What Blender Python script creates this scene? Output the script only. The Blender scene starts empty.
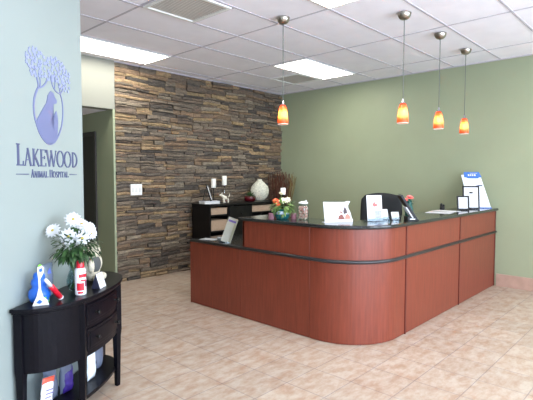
import bpy, bmesh, math, random
from math import sin, cos, pi, radians
from mathutils import Vector, Matrix, noise
random.seed(7)
COL = bpy.context.scene.collection
SC = bpy.context.scene

# ------------------------------------------------------------------ helpers
def lin(c):
    return tuple(((v/255)/12.92 if v/255 <= .04045 else ((v/255+.055)/1.055)**2.4) for v in c)

def mat(name, rgb, rough=.5, metal=0, var=0, vscale=8, stretch=(1,1,1), bump=0, bscale=60, spec=.5, coat=0, attr=None, trans=0, alpha=1, rgb2=None, emit=0, sheen=0):
    m = bpy.data.materials.new(name); m.use_nodes = True
    nt = m.node_tree; N = nt.nodes; L = nt.links
    b = N['Principled BSDF']
    base = lin(rgb)
    b.inputs['Base Color'].default_value = (*base, 1)
    b.inputs['Roughness'].default_value = rough
    b.inputs['Metallic'].default_value = metal
    b.inputs['Specular IOR Level'].default_value = spec
    b.inputs['Coat Weight'].default_value = coat
    b.inputs['Transmission Weight'].default_value = trans
    b.inputs['Alpha'].default_value = alpha
    if sheen: b.inputs['Sheen Weight'].default_value = sheen
    if emit:
        b.inputs['Emission Color'].default_value = (*base, 1)
        b.inputs['Emission Strength'].default_value = emit
    tc = N.new('ShaderNodeTexCoord'); mp = N.new('ShaderNodeMapping')
    L.new(tc.outputs['Object'], mp.inputs[0]); mp.inputs['Scale'].default_value = stretch
    if var:
        n = N.new('ShaderNodeTexNoise'); n.inputs['Scale'].default_value = vscale; n.inputs['Detail'].default_value = 5
        L.new(mp.outputs[0], n.inputs['Vector'])
        r = N.new('ShaderNodeValToRGB')
        lo = tuple(max(0, v*(1-var)) for v in base) if rgb2 is None else base
        hi = tuple(min(1, v*(1+var)) for v in base) if rgb2 is None else lin(rgb2)
        r.color_ramp.elements[0].position = .3; r.color_ramp.elements[1].position = .7
        r.color_ramp.elements[0].color = (*lo, 1); r.color_ramp.elements[1].color = (*hi, 1)
        L.new(n.outputs['Fac'], r.inputs[0])
        L.new(r.outputs[0], b.inputs['Base Color'])
    if bump:
        n = N.new('ShaderNodeTexNoise'); n.inputs['Scale'].default_value = bscale
        L.new(mp.outputs[0], n.inputs['Vector'])
        bp = N.new('ShaderNodeBump'); bp.inputs['Strength'].default_value = bump; bp.inputs['Distance'].default_value = .01
        L.new(n.outputs['Fac'], bp.inputs['Height']); L.new(bp.outputs[0], b.inputs['Normal'])
    return m

def thin_glass(name, rgb=(235,245,245), tint=.85, rough=.03, body=0.0):
    """clear thin glass: see-through with a fresnel reflection"""
    m = bpy.data.materials.new(name); m.use_nodes = True
    nt = m.node_tree; N = nt.nodes; L = nt.links; N.clear()
    out = N.new('ShaderNodeOutputMaterial'); tr = N.new('ShaderNodeBsdfTransparent'); gl = N.new('ShaderNodeBsdfGlossy')
    mx = N.new('ShaderNodeMixShader'); lw = N.new('ShaderNodeLayerWeight'); lw.inputs['Blend'].default_value = .35
    c = lin(rgb); tr.inputs[0].default_value = (*[v*tint for v in c], 1)
    gl.inputs['Roughness'].default_value = rough; gl.inputs['Color'].default_value = (.9,.95,1,1)
    lw.inputs['Blend'].default_value = .5
    pw = N.new('ShaderNodeMath'); pw.operation = 'POWER'; pw.inputs[1].default_value = 3; L.new(lw.outputs['Facing'], pw.inputs[0])
    ma = N.new('ShaderNodeMath'); ma.operation = 'MULTIPLY_ADD'; ma.inputs[1].default_value = .55; ma.inputs[2].default_value = .04; L.new(pw.outputs[0], ma.inputs[0])
    L.new(ma.outputs[0], mx.inputs[0])
    if body:
        df = N.new('ShaderNodeBsdfTranslucent'); df.inputs[0].default_value = (*c, 1)
        df2 = N.new('ShaderNodeBsdfDiffuse'); df2.inputs[0].default_value = (*c, 1)
        m2 = N.new('ShaderNodeMixShader'); m2.inputs[0].default_value = .5
        L.new(df.outputs[0], m2.inputs[1]); L.new(df2.outputs[0], m2.inputs[2])
        m3 = N.new('ShaderNodeMixShader'); m3.inputs[0].default_value = body
        L.new(tr.outputs[0], m3.inputs[1]); L.new(m2.outputs[0], m3.inputs[2])
        L.new(m3.outputs[0], mx.inputs[1])
    else:
        L.new(tr.outputs[0], mx.inputs[1])
    L.new(gl.outputs[0], mx.inputs[2]); L.new(mx.outputs[0], out.inputs[0])
    return m

def obj(name, bm, m, parent=None, smooth=False, bevel=0, seg=2, subsurf=0):
    bmesh.ops.recalc_face_normals(bm, faces=bm.faces)
    me = bpy.data.meshes.new(name); bm.to_mesh(me); bm.free()
    o = bpy.data.objects.new(name, me); COL.objects.link(o)
    for mm in (m if isinstance(m, (list, tuple)) else [m]): me.materials.append(mm)
    if smooth:
        for p in me.polygons: p.use_smooth = True
    if bevel:
        b = o.modifiers.new('b', 'BEVEL'); b.width = bevel; b.segments = seg; b.limit_method = 'ANGLE'; b.angle_limit = radians(40)
    if subsurf:
        s = o.modifiers.new('s', 'SUBSURF'); s.levels = subsurf; s.render_levels = subsurf
    if parent: o.parent = parent
    return o

def tag(o, label, cat, group=None, kind=None):
    o['label'] = label; o['category'] = cat
    if group: o['group'] = group
    if kind: o['kind'] = kind
    return o

def thing(name, label, cat, loc=(0,0,0), rz=0, group=None):
    o = bpy.data.objects.new(name, None); COL.objects.link(o); o.empty_display_size = .1
    o.location = loc; o.rotation_euler = (0,0,rz)
    return tag(o, label, cat, group)

def copy_tree(o, parent=None):
    c = o.copy(); COL.objects.link(c)
    if parent: c.parent = parent
    for ch in [x for x in COL.objects if x.parent == o]: copy_tree(ch, c)
    return c

def struct(name, bm, m, **k):
    o = obj(name, bm, m, **k); o['kind'] = 'structure'; return o

B = bmesh.new
def box(bm, x0, x1, y0, y1, z0, z1, M=None, mi=0):
    vs = [bm.verts.new((x,y,z)) for x in (x0,x1) for y in (y0,y1) for z in (z0,z1)]
    if M is not None:
        for v in vs: v.co = M @ v.co
    for f in ((0,1,3,2),(4,6,7,5),(0,4,5,1),(2,3,7,6),(0,2,6,4),(1,5,7,3)):
        fc = bm.faces.new([vs[i] for i in f]); fc.material_index = mi
    return bm

def prism(bm, pts, z0, z1, M=None, mi=0):
    """extruded polygon (pts in xy)"""
    a = [bm.verts.new((x,y,z0)) for x,y in pts]; b = [bm.verts.new((x,y,z1)) for x,y in pts]
    if M is not None:
        for v in a+b: v.co = M @ v.co
    n = len(pts)
    fs = [bm.faces.new(a[::-1]), bm.faces.new(b)] + [bm.faces.new((a[i],a[(i+1)%n],b[(i+1)%n],b[i])) for i in range(n)]
    for f in fs: f.material_index = mi
    return bm

XZ = Matrix(((1,0,0,0),(0,0,-1,0),(0,1,0,0),(0,0,0,1)))    # polygon x,y -> local x,z ; extrusion -> -y

def lathe(bm, prof, n=24, c=(0,0,0), cap=True, M=None, mi=0):
    rings = []
    for r, z in prof:
        rings.append([bm.verts.new((c[0]+r*cos(2*pi*i/n), c[1]+r*sin(2*pi*i/n), c[2]+z)) for i in range(n)])
    if M is not None:
        for ring in rings:
            for v in ring: v.co = M @ v.co
    for a, b in zip(rings, rings[1:]):
        for i in range(n):
            f = bm.faces.new((a[i],a[(i+1)%n],b[(i+1)%n],b[i])); f.material_index = mi
    if cap:
        for ring in (rings[0][::-1], rings[-1]):
            f = bm.faces.new(ring); f.material_index = mi
    return bm

def tube(bm, pts, r, n=8, mi=0):
    pts = [Vector(p) for p in pts]; rs = r if isinstance(r, (list,tuple)) else [r]*len(pts)
    rings = []
    for i, p in enumerate(pts):
        t = (pts[min(i+1,len(pts)-1)] - pts[max(i-1,0)]).normalized()
        a = t.orthogonal().normalized() if not rings else (pa - t*pa.dot(t)).normalized()
        pa = a; b = t.cross(a)
        rings.append([bm.verts.new(p + (a*cos(2*pi*k/n) + b*sin(2*pi*k/n))*rs[i]) for k in range(n)])
    for a, b in zip(rings, rings[1:]):
        for k in range(n): bm.faces.new((a[k],a[(k+1)%n],b[(k+1)%n],b[k])).material_index = mi
    bm.faces.new(rings[0][::-1]).material_index = mi; bm.faces.new(rings[-1]).material_index = mi
    return bm

def ball(bm, c, r, s=(1,1,1), u=16, v=10, M=None, mi=0):
    mt = Matrix.Translation(c) @ Matrix.Diagonal((s[0],s[1],s[2],1))
    if M is not None: mt = M @ mt
    g = bmesh.ops.create_uvsphere(bm, u_segments=u, v_segments=v, radius=r, matrix=mt)
    for vv in g['verts']:
        for f in vv.link_faces: f.material_index = mi
    return bm

def loft(bm, a, b, closed=True):
    n = len(a)
    for i in range(n if closed else n-1): bm.faces.new((a[i],a[(i+1)%n],b[(i+1)%n],b[i]))

# ------------------------------------------------------------------ materials
M = {}
M['green'] = mat('olive_paint', (152,160,132), .55, var=.03, vscale=2, bump=.03, bscale=300)
M['cream'] = mat('pale_cream_paint', (222,224,208), .6, var=.02, vscale=2)
M['palewall'] = mat('pale_grey_green_paint', (148,158,155), .5, var=.015, vscale=1.5, bump=.03, bscale=300)
M['ceil'] = mat('ceiling_tile', (248,245,252), .9, var=.03, vscale=5, bump=.12, bscale=240)
M['tbar'] = mat('ceiling_grid_metal', (196,191,200), .6)
M['white'] = mat('white_plastic', (235,235,232), .4)
M['cherry'] = mat('cherry_laminate', (121,55,38), .38, var=.16, vscale=9, stretch=(6,6,.45), spec=.45)
M['cherry_dark'] = mat('dark_cherry_edge', (92,34,28), .4, var=.1, vscale=20)
M['granite'] = mat('black_counter_laminate', (34,36,36), .12, var=.35, vscale=120, spec=.6)
M['rubber'] = mat('black_rail', (40,39,42), .3)
M['espresso'] = mat('espresso_wood', (14,13,19), .28, var=.15, vscale=12, stretch=(1,1,5), spec=.14)
M['black'] = mat('black_lacquer', (14,13,14), .4, spec=.3)
M['blackfab'] = mat('black_fabric', (26,27,28), .85, bump=.2, bscale=400)
M['nickel'] = mat('brushed_nickel', (178,170,160), .28, metal=1)
M['chrome'] = mat('chrome', (200,200,205), .12, metal=1)
M['cord'] = mat('grey_cord', (84,88,84), .5)
M['paper'] = mat('white_paper', (214,214,218), .6)
M['ink'] = mat('grey_print', (140,142,150), .7)
M['leaf'] = mat('green_leaf', (62,92,48), .5, var=.35, vscale=25)
M['leafd'] = mat('dark_green_leaf', (44,72,38), .5, var=.35, vscale=25)
M['leafl'] = mat('light_leaf', (110,140,72), .5, var=.25, vscale=25)
M['petal'] = mat('white_petal', (212,212,214), .5)
M['yellow'] = mat('yellow_centre', (190,170,70), .7, bump=.4, bscale=500)
M['wax'] = mat('white_wax', (240,238,228), .45)
M['ceramic'] = mat('white_ceramic', (228,222,206), .3)
M['red'] = mat('red_plastic', (205,28,48), .3)
M['blue'] = mat('blue_rubber', (34,98,196), .3)
M['blueprint'] = mat('blue_print', (40,100,178), .4)
M['glass'] = thin_glass('clear_glass', tint=.97)
M['acrylic'] = thin_glass('clear_acrylic', (230,240,245), .8)
M['logo'] = mat('blue_grey_metallic_vinyl', (134,141,186), .4, metal=.5); M['logo_pale'] = mat('pale_blue_vinyl', (160,168,204), .4, metal=.4); M['logo_dark'] = mat('dark_blue_grey_lettering', (98,103,140), .4, metal=.4)
M['wood_dark'] = mat('dark_door', (48,42,40), .4, var=.12, vscale=6, stretch=(5,5,1))

# floor tile material
def floor_mat():
    m = bpy.data.materials.new('beige_ceramic_tile'); m.use_nodes = True
    nt = m.node_tree; N = nt.nodes; L = nt.links; b = N['Principled BSDF']
    tc = N.new('ShaderNodeTexCoord'); mp = N.new('ShaderNodeMapping'); mp.inputs['Location'].default_value = (4.79+6.5, 3.375+6.5, 0)
    L.new(tc.outputs['Object'], mp.inputs[0])
    br = N.new('ShaderNodeTexBrick'); br.offset = 0; br.squash = 1
    br.inputs['Scale'].default_value = 1; br.inputs['Brick Width'].default_value = .325; br.inputs['Row Height'].default_value = .325
    br.inputs['Mortar Size'].default_value = .0035; br.inputs['Mortar Smooth'].default_value = .3; br.inputs['Bias'].default_value = 0
    br.inputs['Color1'].default_value = (*lin((190,176,161)),1); br.inputs['Color2'].default_value = (*lin((181,168,154)),1)
    br.inputs['Mortar'].default_value = (*lin((150,141,140)),1)
    L.new(mp.outputs[0], br.inputs['Vector'])
    n = N.new('ShaderNodeTexNoise'); n.inputs['Scale'].default_value = 7; n.inputs['Detail'].default_value = 9; n.inputs['Roughness'].default_value = .65
    mp2 = N.new('ShaderNodeMapping'); mp2.inputs['Scale'].default_value = (1,1.8,1); L.new(tc.outputs['Object'], mp2.inputs[0]); L.new(mp2.outputs[0], n.inputs['Vector'])
    r = N.new('ShaderNodeValToRGB'); r.color_ramp.elements[0].position = .36; r.color_ramp.elements[1].position = .62
    r.color_ramp.elements[0].color = (*lin((216,180,155)),1); r.color_ramp.elements[1].color = (1,1,1,1)
    L.new(n.outputs['Fac'], r.inputs[0])
    mx = N.new('ShaderNodeMix'); mx.data_type = 'RGBA'; mx.blend_type = 'MULTIPLY'; mx.inputs['Factor'].default_value = .7
    L.new(br.outputs['Color'], mx.inputs[6]); L.new(r.outputs[0], mx.inputs[7]); L.new(mx.outputs[2], b.inputs['Base Color'])
    b.inputs['Roughness'].default_value = .42
    bp = N.new('ShaderNodeBump'); bp.inputs['Strength'].default_value = .35; bp.inputs['Distance'].default_value = .003; bp.invert = True
    L.new(br.outputs['Fac'], bp.inputs['Height']); L.new(bp.outputs[0], b.inputs['Normal'])
    return m
M['floor'] = floor_mat()

def stone_mat():
    m = bpy.data.materials.new('stacked_ledgestone'); m.use_nodes = True
    nt = m.node_tree; N = nt.nodes; L = nt.links; b = N['Principled BSDF']
    a = N.new('ShaderNodeVertexColor'); a.layer_name = 'stone'
    tc = N.new('ShaderNodeTexCoord')
    mp = N.new('ShaderNodeMapping'); mp.inputs['Scale'].default_value = (1,1,2.6); L.new(tc.outputs['Object'], mp.inputs[0])
    n = N.new('ShaderNodeTexNoise'); n.inputs['Scale'].default_value = 20; n.inputs['Detail'].default_value = 8; n.inputs['Roughness'].default_value = .75
    L.new(mp.outputs[0], n.inputs['Vector'])
    r = N.new('ShaderNodeValToRGB'); r.color_ramp.elements[0].position = .3; r.color_ramp.elements[1].position = .72
    r.color_ramp.elements[0].color = (.42,.41,.42,1); r.color_ramp.elements[1].color = (1.75,1.68,1.55,1)
    L.new(n.outputs['Fac'], r.inputs[0])
    mx = N.new('ShaderNodeMix'); mx.data_type = 'RGBA'; mx.blend_type = 'MULTIPLY'; mx.inputs['Factor'].default_value = 1
    L.new(a.outputs['Color'], mx.inputs[6]); L.new(r.outputs[0], mx.inputs[7]); L.new(mx.outputs[2], b.inputs['Base Color'])
    b.inputs['Roughness'].default_value = .8
    n2 = N.new('ShaderNodeTexNoise'); n2.inputs['Scale'].default_value = 45; n2.inputs['Detail'].default_value = 6
    L.new(mp.outputs[0], n2.inputs['Vector'])
    bp = N.new('ShaderNodeBump'); bp.inputs['Strength'].default_value = .7; bp.inputs['Distance'].default_value = .012
    L.new(n2.outputs['Fac'], bp.inputs['Height']); L.new(bp.outputs[0], b.inputs['Normal'])
    return m
M['stone'] = stone_mat()

# ------------------------------------------------------------------ the setting
H = 3.0
bm = B(); box(bm, -9.2, .2, -8.4, 3.2, -.1, 0); struct('floor', bm, M['floor'])
bm = B(); box(bm, -9.2, .2, -8.4, .12, H+.012, H+.1); struct('ceiling', bm, M['ceil'])
T = .6096; GX = -1.8184; GY = -2.0306
# suspended grid of bars just under the tiles
bm = B()
for i in range(-6, 3):
    x = GX + i*2*T
    if -9 < x < 0: box(bm, x-.010, x+.010, -8.2, 0, H+.008, H+.013)
k = -4
while GY - k*T > -8.2:
    y = GY - k*T; k += 1
    if y < -.02: box(bm, -9, 0, y-.010, y+.010, H+.007, H+.013)
x = GX - 1.5*2*T; box(bm, x-.010, x+.010, GY-T, GY, H+.008, H+.013)
box(bm, -9, 0, -.025, 0, H+.002, H+.013); box(bm, -.02, 0, -8.2, 0, H+.001, H+.013)
struct('trim_1', bm, M['tbar'])

# stone wall (y = 0)
PAL = [((117,105,92),5),((105,95,84),5),((90,82,75),4),((76,70,65),2.8),((136,116,90),2.5),((146,126,96),1.0),((122,102,83),3),((124,114,100),3),((100,87,76),4)]
def pick(warm):
    ws = [w*(1+warm*(1.6 if i in (4,5,6) else -.25)) for i,(c,w) in enumerate(PAL)]
    return random.choices([c for c,_ in PAL], ws)[0]
bm = B(); cl = bm.loops.layers.float_color.new('stone')
def paint(fs, c):
    l = (*lin(c), 1)
    for f in fs:
        for lp in f.loops: lp[cl] = l
n0 = len(bm.faces); box(bm, -3.42, .1, .0, .12, 0, H); bm.faces.ensure_lookup_table(); paint(bm.faces[:], (38,34,34))
def warp(x, z):
    k = min(1, z/.1, (H-z)/.1)
    return max(0, k)*(.022*noise.noise((x*1.7, z*2.5, 4.2)) + .008*noise.noise((x*6, z*9, 8.8)))
def stone(x0, x1, z0, z1, dep, c):
    nx = max(2, int((x1-x0)/.06)); nz = 3 if z1-z0 > .05 else 2
    s = random.uniform(0, 100); g = []; tl = random.uniform(-.006, .006)
    for j in range(nz+1):
        row = []
        for i in range(nx+1):
            u, v = i/nx, j/nz
            x = x0+(x1-x0)*u; z = z0+(z1-z0)*v
            e = (i in (0,nx)) or (j in (0,nz))
            d = dep + .022*noise.noise((x*9+s, z*26, s)) - (.010 if e else 0)
            if 0 < i < nx: z += .006*noise.noise((x*9, j*5.3+s, 3.1))
            if 0 < j < nz: x += .004*noise.noise((z*40, s, 1))
            z += warp(x, z)
            row.append(bm.verts.new((x, -max(.004, d), z)))
        g.append(row)
    fs = []
    for j in range(nz):
        for i in range(nx): fs.append(bm.faces.new((g[j][i], g[j][i+1], g[j+1][i+1], g[j+1][i])))
    ring = g[0] + [g[j][nx] for j in range(1,nz+1)] + g[nz][-2::-1] + [g[j][0] for j in range(nz-1,0,-1)]
    back = [bm.verts.new((v.co.x, .01, v.co.z)) for v in ring]
    for i in range(len(ring)): fs.append(bm.faces.new((ring[i], back[i], back[(i+1)%len(ring)], ring[(i+1)%len(ring)])))
    paint(fs, c)
z = 0.0
while z < H-.01:
    ch = random.uniform(.12, .19)
    if z + ch > H-.09: ch = H - z
    x = -3.42
    while x < -.001:
        bw = random.uniform(.28, .85)
        if x + bw > -.2: bw = -x
        nst = random.choice((3,3,4,4)) if ch > .15 else random.choice((2,3,3))
        cuts = [0] + sorted((k+random.uniform(-.22,.22))/nst for k in range(1,nst)) + [1]
        for k in range(nst):
            za, zb = z+ch*cuts[k]+.0025, z+ch*cuts[k+1]-.0025
            x_ = x
            while x_ < x+bw-.001:
                L_ = random.uniform(.12, .5)
                if x_ + L_ > x+bw-.1: L_ = x+bw-x_
                mid = x_+L_/2
                warm = max(0, .6*min(1,(-mid-1.6)/1.2)*min(1,max(0,(z-1.3)/.8))) + (.3 if .9 < z < 2.2 else 0)  # warmer picks at the upper left paint in the light falling there
                c = pick(warm); f_ = random.uniform(.9,1.08); c = tuple(min(255, v*f_) for v in c)
                stone(x_+.0025, x_+L_-.0025, za, zb, random.uniform(.012,.062), c)
                x_ += L_
        x += bw
    z += ch
struct('wall_back', bm, M['stone'])

# green wall (x = 0) and the rest of the shell
bm = B(); box(bm, 0, .12, -8.3, .12, 0, H+.05); struct('wall_right', bm, M['green'])
bm = B(); box(bm, -9, -3.42, -.03, .14, 2.366, H+.02); struct('wall_header', bm, mat('pale_olive_paint', (134,134,124), .55))
bm = B(); box(bm, -3.45, -3.30, .12, 3.0, 0, 2.4); box(bm, -3.45, -3.42, -.03, .12, 0, 2.366); struct('wall_hall', bm, M['green'])
bm = B(); box(bm, -6.1, -3.3, 3.0, 3.12, 0, 2.4); box(bm, -6.1, -6.0, .1, 3.0, 0, 2.4); struct('wall_hall_end', bm, M['green'])
bm = B(); box(bm, -9, -6.1, 0, .12, 0, 2.37); box(bm, -9.12, -9, -8.3, .12, 0, H); struct('wall_side', bm, M['cream'])
bm = B(); box(bm, -6.1, -3.3, .14, 3.1, 2.366, 2.44); struct('ceiling_hall', bm, M['ceil'])
# door in the hall
bm = B(); 
box(bm, -3.475, -3.44, .445, .505, 0, 2.10); box(bm, -3.475, -3.44, 1.40, 1.46, 0, 2.10); box(bm, -3.475, -3.44, .505, 1.40, 2.04, 2.10)
d = struct('door_1', bm, mat('dark_door_frame', (62,58,56), .4))
bm = B(); box(bm, -3.462, -3.44, .505, 1.40, .01, 2.04); struct('door_panel', bm, M['wood_dark'], parent=d)
bm = B(); lathe(bm, [(.0,0),(.012,.0),(.012,.04),(.028,.05),(.028,.07),(.0,.075)], 14, cap=False, M=Matrix.Translation((-3.462,1.32,1.0)) @ Matrix.Rotation(-pi/2,4,'Y')); struct('door_handle', bm, M['chrome'], parent=d, smooth=True)

# baseboards of floor tile
M['skirt'] = mat('tile_skirting', (178,146,130), .45, var=.1, vscale=9)
bm = B(); box(bm, -.012, 0, -8.2, -3.875, 0, .165); box(bm, -.012, 0, -3.72, -.06, 0, .165); struct('baseboard_right', bm, M['skirt'])

# front wall (y = -8.2) with three big shop windows letting the daylight in
bm = B()
WX = [(-8.3,-5.7),(-5.4,-2.9),(-2.6,-.3)]
box(bm, -9, .0, -8.3, -8.2, 0, .35); box(bm, -9, 0, -8.3, -8.2, 2.65, H)
for a, b_ in ((-9,-8.3),(-5.7,-5.4),(-2.9,-2.6),(-.3,0)): box(bm, a, b_, -8.3, -8.2, .35, 2.65)
struct('wall_front', bm, M['palewall'])
for i, (a, b_) in enumerate(WX):
    bm = B()
    for q in ((a,a+.05,.35,2.65),(b_-.05,b_,.35,2.65),((a+b_)/2-.025,(a+b_)/2+.025,.35,2.65),(a,b_,.35,.4),(a,b_,2.6,2.65)): box(bm, q[0], q[1], -8.28, -8.22, q[2], q[3])
    w = struct('window_%d' % (i+1), bm, M['tbar'])
    bm = B(); box(bm, a, b_, -8.252, -8.248, .35, 2.65); struct('window_glass', bm, M['glass'], parent=w)

# angled partition with the wall sign
ANG = radians(36); W = Vector((cos(ANG), sin(ANG), 0)); NN = Vector((sin(ANG), -cos(ANG), 0))
P0 = Vector((-5.735, -3.115, 0))
def tp(s, p, z=0): return P0 + W*s + NN*p + Vector((0,0,z))
RW = Matrix.Translation(P0) @ Matrix.Rotation(ANG, 4, 'Z')         # local x = s, local -y = out of the wall
bm = B(); box(bm, -3.7, .797, .012, .13, 0, H+.01); o = struct('wall_left', bm, M['palewall']); o.matrix_world = RW

# ------------------------------------------------------------------ ceiling fixtures
M['panel'] = mat('lit_diffuser', (255,255,255), .5, emit=1)
M['panel'].node_tree.nodes['Principled BSDF'].inputs['Emission Color'].default_value = (1,.97,.88,1)
M['panel'].node_tree.nodes['Principled BSDF'].inputs['Emission Strength'].default_value = 11.5
def panel(x0, y0, label):
    t = thing('ceiling_light', label, 'ceiling light', (x0+T, y0+T/2, (H if y0 < 0 else 2.366)-.004), 0, 'recessed fluorescent ceiling lights')
    bm = B(); w, h = T-.012, T/2-.012
    for q in ((-w,w,-h,-h+.02),(-w,w,h-.02,h),(-w,-w+.02,-h+.02,h-.02),(w-.02,w,-h+.02,h-.02)): box(bm, q[0],q[1],q[2],q[3], 0, .016)
    obj('light_frame', bm, M['white'], t)
    bm = B(); box(bm, -w+.02, w-.02, -h+.02, h-.02, .006, .014); obj('diffuser', bm, M['panel'], t)
panel(GX-4*T, GY+2*T, 'long lit ceiling panel above the left end of the stone wall')
panel(GX, GY, 'lit rectangular ceiling panel nearest the corner of stone and green walls')
panel(GX-4*T, GY-3*T, 'lit ceiling panel cut off by the top edge of the photo')
panel(GX-4*T, GY-6*T, 'added unseen lit ceiling panel over the floor left of the viewer')  # extra panel added out of view to raise the room's bounce light
panel(GX, GY-6*T, 'added unseen lit ceiling panel over the floor in front of the desk')  # another panel added beyond the frame to help light the room
t = panel(-5.6, 1.2, 'added unseen lit ceiling panel brightening the hallway behind the header')  # no hall lamp is visible; panel added to brighten the hall walls
def vent(x, y, w, h, label, half):
    t = thing('ceiling_vent', label, 'vent', (x, y, H-.002), 0, 'ceiling vents')
    bm = B()
    for q in ((-w,w,-h,-h+.03),(-w,w,h-.03,h),(-w,-w+.03,-h+.03,h-.03),(w-.03,w,-h+.03,h-.03)): box(bm, q[0],q[1],q[2],q[3], -.004, .012)
    obj('vent_frame', bm, M['white'], t, bevel=.002)
    bm = B(); n = 16
    for i in range(n):
        yy = -h+.035 + (2*h-.07)*(i+.5)/n
        box(bm, -w+.03, w-.03, -.009, .009, -.001, .001, Matrix.Translation((0,yy,.004)) @ Matrix.Rotation(.25,4,'X'))
    obj('louvre', bm, mat('vent_metal', (214,206,196), .6), t)
    bm = B(); box(bm, -w+.03, w-.03, -h+.03, h-.03, .012, .014); obj('backing', bm, mat('vent_backing_metal', (190,182,172), .8), t)  # even beige backing, slightly darker than the louvres
vent(GX-3.5*T, GY-T/2, T/2-.02, T/2-.02, 'square beige louvred vent at the top of the photo near the stone wall', 1)
vent(GX+1.5*T, GY+1.5*T, T/2-.02, T/2-.02, 'square grey vent beside the lit panel near the corner', 1)

# pendants
def shade_mat():
    m = bpy.data.materials.new('amber_art_glass'); m.use_nodes = True
    nt = m.node_tree; N = nt.nodes; L = nt.links; N.clear()
    out = N.new('ShaderNodeOutputMaterial'); tl = N.new('ShaderNodeBsdfTranslucent'); df = N.new('ShaderNodeBsdfDiffuse'); gl = N.new('ShaderNodeBsdfGlossy')
    gl.inputs['Roughness'].default_value = .12
    tc = N.new('ShaderNodeTexCoord'); sp = N.new('ShaderNodeSeparateXYZ'); L.new(tc.outputs['Object'], sp.inputs[0])
    n = N.new('ShaderNodeTexNoise'); n.inputs['Scale'].default_value = 22; n.inputs['Detail'].default_value = 4; L.new(tc.outputs['Object'], n.inputs['Vector'])
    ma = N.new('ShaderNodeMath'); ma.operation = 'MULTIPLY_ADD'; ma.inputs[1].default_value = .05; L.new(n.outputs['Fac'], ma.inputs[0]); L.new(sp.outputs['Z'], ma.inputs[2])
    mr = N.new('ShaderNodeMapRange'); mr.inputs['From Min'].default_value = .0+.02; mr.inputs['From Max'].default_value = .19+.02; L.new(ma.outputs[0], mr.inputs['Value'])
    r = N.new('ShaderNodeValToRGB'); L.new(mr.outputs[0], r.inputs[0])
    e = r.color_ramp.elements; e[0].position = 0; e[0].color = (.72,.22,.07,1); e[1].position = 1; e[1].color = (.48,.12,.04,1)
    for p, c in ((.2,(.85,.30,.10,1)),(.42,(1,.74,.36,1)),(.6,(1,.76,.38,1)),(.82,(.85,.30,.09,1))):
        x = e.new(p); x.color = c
    L.new(r.outputs[0], tl.inputs[0]); L.new(r.outputs[0], df.inputs[0])
    m1 = N.new('ShaderNodeMixShader'); m1.inputs[0].default_value = .3; L.new(tl.outputs[0], m1.inputs[1]); L.new(df.outputs[0], m1.inputs[2])
    m2 = N.new('ShaderNodeMixShader'); m2.inputs[0].default_value = .05; L.new(m1.outputs[0], m2.inputs[1]); L.new(gl.outputs[0], m2.inputs[2])
    L.new(m2.outputs[0], out.inputs[0])
    return m
M['amber'] = shade_mat()
M['rim'] = mat('frosted_rim', (250,235,215), .3)
M['bulb'] = mat('lit_bulb', (255,214,150), .4, emit=25)
def pendant(x, y, zb, label):
    t = thing('pendant_lamp', label, 'pendant lamp', (x, y, zb), 0, 'amber glass pendants over the desk')
    up = H - zb + .003
    bm = B(); lathe(bm, [(.001,up-.062),(.02,up-.062),(.038,up-.054),(.052,up-.04),(.061,up-.02),(.064,up-.004),(.064,up)], 28); obj('ceiling_canopy', bm, M['nickel'], t, smooth=True)
    bm = B(); tube(bm, [(0,0,up-.06),(0,0,.225)], .0042, 8); obj('cord', bm, M['cord'], t)
    bm = B(); lathe(bm, [(.005,.235),(.009,.23),(.011,.205),(.02,.192),(.024,.186),(.005,.183)], 16); obj('socket_cap', bm, M['chrome'], t, smooth=True)
    bm = B(); lathe(bm, [(.018,.192),(.026,.188),(.033,.17),(.041,.13),(.047,.09),(.0515,.05),(.053,.02),(.0525,.004),(.049,.004),(.0495,.02),(.048,.05),(.0435,.09),(.0375,.13),(.03,.168),(.02,.186)], 28, cap=False)
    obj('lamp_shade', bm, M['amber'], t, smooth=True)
    bm = B(); lathe(bm, [(.053,.006),(.0535,.001),(.049,-.001),(.0485,.004)], 28, cap=False); obj('shade_rim', bm, M['rim'], t, smooth=True)
    bm = B(); lathe(bm, [(.001,.062),(.012,.066),(.018,.08),(.018,.1),(.011,.13),(.009,.185)], 14); obj('bulb', bm, M['bulb'], t, smooth=True)
    l = bpy.data.lights.new('bulb_light', 'POINT'); l.energy = 1.25; l.color = (1,.72,.42); l.shadow_soft_size = .022
    lo = bpy.data.objects.new('bulb_light', l); COL.objects.link(lo); lo.parent = t; lo.location = (0,0,.082)
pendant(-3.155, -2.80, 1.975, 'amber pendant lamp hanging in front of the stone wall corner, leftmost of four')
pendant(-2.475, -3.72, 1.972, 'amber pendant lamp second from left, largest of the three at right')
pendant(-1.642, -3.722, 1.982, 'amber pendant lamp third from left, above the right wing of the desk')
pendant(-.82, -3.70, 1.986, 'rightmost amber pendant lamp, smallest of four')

# ------------------------------------------------------------------ wall switch
t = thing('light_switch', 'white three-gang light switch plate on the stone wall', 'light switch', (-3.125, -.062, 1.2775))
bm = B(); box(bm, -.088, .088, 0, .03, -.078, .078); obj('switch_plate', bm, M['white'], t, bevel=.004)
for i in (-1,0,1):
    bm = B(); box(bm, i*.054-.016, i*.054+.016, -.006, 0, -.034, .034); obj('rocker', bm, mat('switch_ivory', (222,222,218), .3), t, bevel=.002)

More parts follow.
